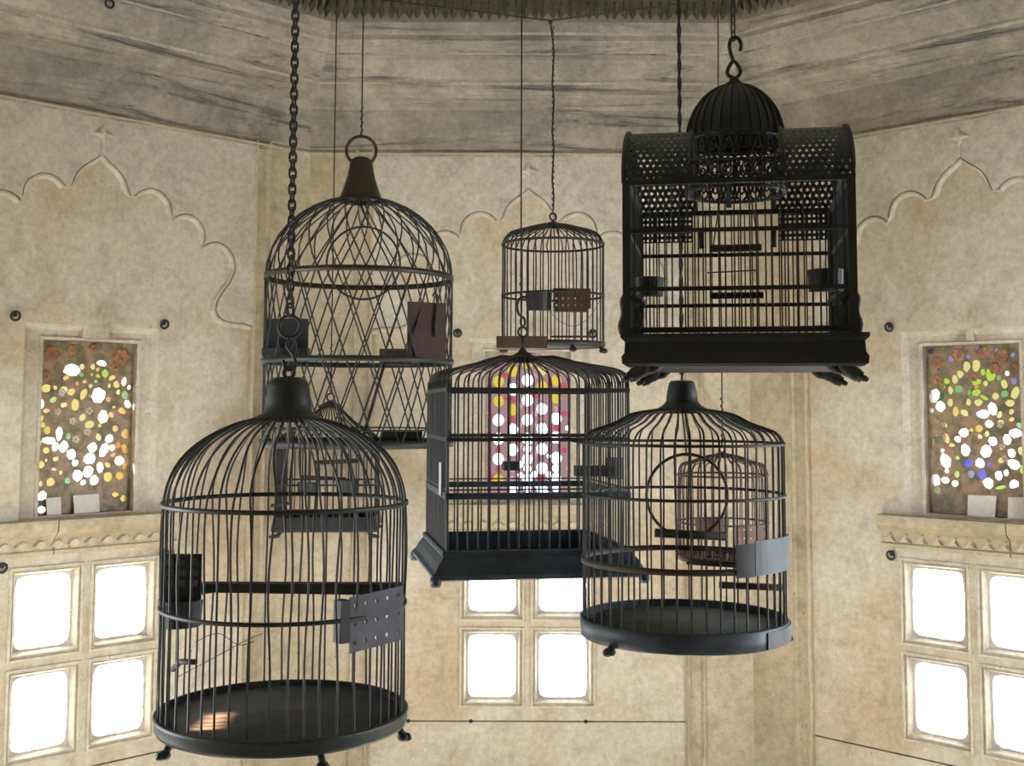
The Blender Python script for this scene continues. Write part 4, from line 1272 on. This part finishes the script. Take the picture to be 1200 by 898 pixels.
    for row in range(2):
        zb = zr+0.006+row*hh
        for q in (-1, 1):
            sm.tube([on(q*da*0.5*(0.15+0.8*abs(math.sin(t))), zb+hh*(0.5+0.42*math.cos(t))) for t in [PI*k/9 for k in range(10)]], 0.0021, 4)
            sm.tube([on(q*da*(0.5-0.42*k/5), zb+hh*(0.05+0.45*math.sin(k/5*PI/2))) for k in range(6)], 0.0021, 4)
        sm.tube([on(0.22*da*math.cos(t), zb+hh*(0.5+0.2*math.sin(t))) for t in [2*PI*k/8 for k in range(8)]], 0.002, 4, True)
    me = sm.mesh('filigree'); me.materials.append(M['iron'])
    for k in range(22):
        link('filigree', me, c, (0, 0, 0), 2*PI*k/22)
    # pierced spandrels on the front either side of the drum
    fb = MB()
    for q in (-1, 1):
        for k in range(4):
            x_ = q*(0.016+k*0.016)
            fb.tube([(x_+0.008*math.cos(t), -D_, zr+0.018+0.010*math.sin(t)) for t in [2*PI*i/10 for i in range(10)]], 0.002, 4, True)
    fb.tube([(-0.068, -D_, zr+0.032), (0.068, -D_, zr+0.032)], 0.002, 5)
    fb.build('filigree_band', 'iron', c)
    # feeders, perches, swing
    cup(c, -0.132, -0.100, fz(343)+0.002, 0.023, 0.030, 0.028, 'iron')
    cup(c, 0.128, -0.100, fz(340)+0.002, 0.027, 0.030, 0.032, 'iron')
    MB().box(-0.042, 0.038, -0.03, -0.018, cz(294)-0.002, cz(290)+0.003).build('perch', 'wood', c)
    MB().box(-0.040, 0.040, -0.03, -0.018, cz(349)-0.002, cz(346)+0.003).build('perch', 'wood', c)
    MB().tube([(-0.046, 0.0, cz(318)), (0.03, 0.0, cz(316))], 0.0012, 5).build('swing_wire', 'iron', c)
    for q in (-0.036, 0.034):
        MB().tube([(q, -0.024, cz(290)), (q*0.5, -0.024, zr+0.04)], 0.0012, 4).build('swing_wire', 'iron', c)
    for q in (-1, 1):
        br = MB().tube(smooth_path([(q*(W+0.006), -D_, zt), (q*(W+0.009), -D_, zt+0.012), (q*(W+0.004), -D_, zt+0.030), (q*(W+0.006), -D_, zt+0.048), (q*(W+0.001), -D_, zt+0.058)], 3), 0.0050, 7)
        br.tube(smooth_path([(q*(W-0.004), -D_, zt+0.006), (q*(W-0.020), -D_, zt+0.014), (q*(W-0.014), -D_, zt+0.030), (q*(W-0.022), -D_, zt+0.044), (q*(W-0.006), -D_, zt+0.056)], 3), 0.0048, 7)
        br.build('scroll_bracket', 'iron', c)
        MB().box(q*(W-0.010)-0.002, q*(W-0.010)+0.002, -D_+0.01, D_-0.01, fz(336), fz(332)).build('side_rail', 'iron', c)
        MB().tube([(q*0.052, -D_+0.004, fz(288)), (q*0.052, -D_+0.004, fz(264))], 0.004, 6).build('door_hinge', 'green_iron', c)
    MB().box(-0.016, -0.008, -D_-0.002, -D_+0.004, fz(240), fz(212)).build('door_hinge', 'bluelit_iron', c)
    # S hook
    zt2 = z0+zdt+0.012
    hk = empty('s_hook', (pc.x, Yc, zt2))
    MB().tube(smooth_path([(0.002, 0, -0.002), (-0.010, 0, 0.004), (-0.010, 0, 0.014), (-0.001, 0, 0.027), (0.008, 0, 0.016), (0.009, 0, 0.006), (0.001, 0, -0.002)], 4), 0.0032, 7).build('eye', 'iron', hk)
    MB().tube(smooth_path([(-0.001, 0, 0.026), (-0.006, 0, 0.042), (-0.007, 0, 0.056), (-0.001, 0, 0.066), (0.008, 0, 0.063), (0.0115, 0, 0.053), (0.0095, 0, 0.044)], 4), 0.0032, 7).build('hook', 'iron', hk)
    tag(hk, 'black iron S hook on top of the little dome', 'hook')
    hanging_chain(pc.x-0.001, Yc, zt2+0.060, CEIL_Z, 0.0036, 0.0085, 0.0013, 'fine iron chain holding the S hook of the house-shaped cage')


cage_house()


# ------------------------------------------------------------------ pale-trayed square cage far behind the two domed cages
def cage_far_square():
    Y = 3.80; x = at(386, 560, Y).x
    z0 = zat(619, Y); w = 0.150
    H = lambda py: zat(py, Y)-z0
    c = empty('box_birdcage', (x, Y, z0), math.radians(4))
    tag(c, 'small square wire birdcage with dark tray, hanging beyond the diamond-mesh cage', 'birdcage', 'hanging birdcages')
    fy = w
    sh, ap = H(512), H(474)
    def sq(s, z): return [(-s, -s, z), (s, -s, z), (s, s, z), (-s, s, z)]
    MB().rings([sq(w+0.006, 0.0), sq(w+0.010, 0.006), sq(w+0.004, 0.044), sq(w-0.004, 0.044), sq(w-0.006, 0.010)], True, True).build('base_tray', 'iron', c)
    n = 13
    for i in range(n-1):
        t = -1+2*i/(n-1)
        prof = [(1, 0.04), (1, 0.16), (1, sh-0.030), (0.97, sh-0.008), (0.88, sh+0.006), (0.68, sh+0.026), (0.45, sh+0.050), (0.22, ap-0.016), (0.08, ap)]
        path = smooth_path([(t*w*s, -w*s, z) for s, z in prof], 2)
        me = MB().tube(path, 0.0021, 5, False, False).mesh('bar'); me.materials.append(M['iron'])
        for q in range(4):
            link('bar', me, c, (0, 0, 0), q*PI/2)
    square_ring(c, w, H(520), 'iron', 0.006, 0.003)
    square_ring(c, w, H(566), 'iron', 0.006, 0.003)
    cap = MB().lathe([(0.045, ap-0.012), (0.026, ap), (0.010, ap+0.008), (0, ap+0.009)], 14).build('apex_plate', 'iron', c)
    ring_up(cap, (0, 0, ap+0.020), 0.012, 0.003, 'iron', 'loop', 0.3)
    MB().tube([(-0.05, 0, H(543)), (0.09, 0, H(541))], 0.007, 7).build('perch', 'wood', c)
    MB().tube([(-0.09, 0.02, H(560)), (0.05, 0.02, H(563))], 0.006, 7).build('perch', 'wood', c)
    cup(c, 0.065, -w*0.9, H(575), 0.035, 0.040, 0.040, 'iron')
    cup(c, -0.055, -w*0.9, H(574), 0.032, 0.036, 0.030, 'iron')
    MB().tube([(-w-0.012, -w, H(589)), (-w+0.05, -w, H(586))], 0.006, 6).build('latch', 'iron', c)
    for sx in (-1, 1):
        for sy in (-1, 1):
            MB().tube([(sx*0.13, sy*0.14, 0.004), (sx*0.14, sy*0.15, -0.010), (sx*0.165, sy*0.155, -0.014)], [0.006, 0.007, 0.005], 6).build('foot', 'iron', c)
    hanging_wire(x, Y, z0+ap+0.031, CEIL_Z, 0.0020, 'thin wire to the small square cage, passing behind the diamond mesh', (0.0, 0.16))


cage_far_square()


# ------------------------------------------------------------------ rusty little drum cage behind the round cage
def cage_far_drum():
    Y = 3.2; x = at(847, 590, Y).x; z0 = zat(655, Y)
    H = lambda py: zat(py, Y)-z0
    c = empty('rusty_birdcage', (x, Y, z0))
    tag(c, 'little rusty round birdcage with pink-brown pierced plate, seen through the round cage', 'birdcage', 'hanging birdcages')
    R = 0.118
    path = smooth_path([(R, 0, 0.006), (R, 0, 0.1), (R, 0, H(562)), (R*0.985, 0, H(551)), (R*0.90, 0, H(543)), (R*0.70, 0, H(540)), (R*0.45, 0, H(535)), (R*0.2, 0, H(532))], 3)
    put_bars(c, [wobble(path, a, 60+i) for i, a in enumerate((0, 0.002, 0.003))], [2*PI*k/38 for k in range(38)], 0.0017, 'rust_wire', seed=9)
    hoop(c, R+0.001, H(556), 'rust_wire', 0.005, 0.002)
    hoop(c, R+0.001, H(611), 'rust_wire', 0.005, 0.002)
    MB().lathe([(0, 0.002), (R+0.002, 0.0), (R+0.003, 0.014), (R-0.001, 0.014), (R-0.002, 0.005), (0, 0.005)], 40).build('base_tray', 'rust', c)
    cap = MB().lathe([(0.036, H(534)-0.003), (0.032, H(533)), (0.012, H(530)), (0, H(529))], 16).build('crown_plate', 'rust', c)
    ring_up(cap, (0, 0, H(526)), 0.008, 0.002, 'rust_wire', 'loop', 0.5)
    perforated(5, 3, 0.088, 0.066, 0.34, 0.0012).build('perforated_plate', 'rust_pale', c, (0.052, -R*0.93, H(625)), 0.20)
    cup(c, -0.045, -R*0.78, H(620), 0.045, 0.036, 0.040, 'rust')
    MB().tube([(-0.06, -0.03, H(650)), (0.03, -0.03, H(651))], 0.004, 6).build('perch', 'wood', c)
    hanging_wire(x, Y, z0+H(526)+0.008, CEIL_Z, 0.0020, 'thin wire to the little rusty cage, passing behind the house-shaped cage', (0.0, 0.13), 'rust_wire', kink=0.002)


cage_far_drum()
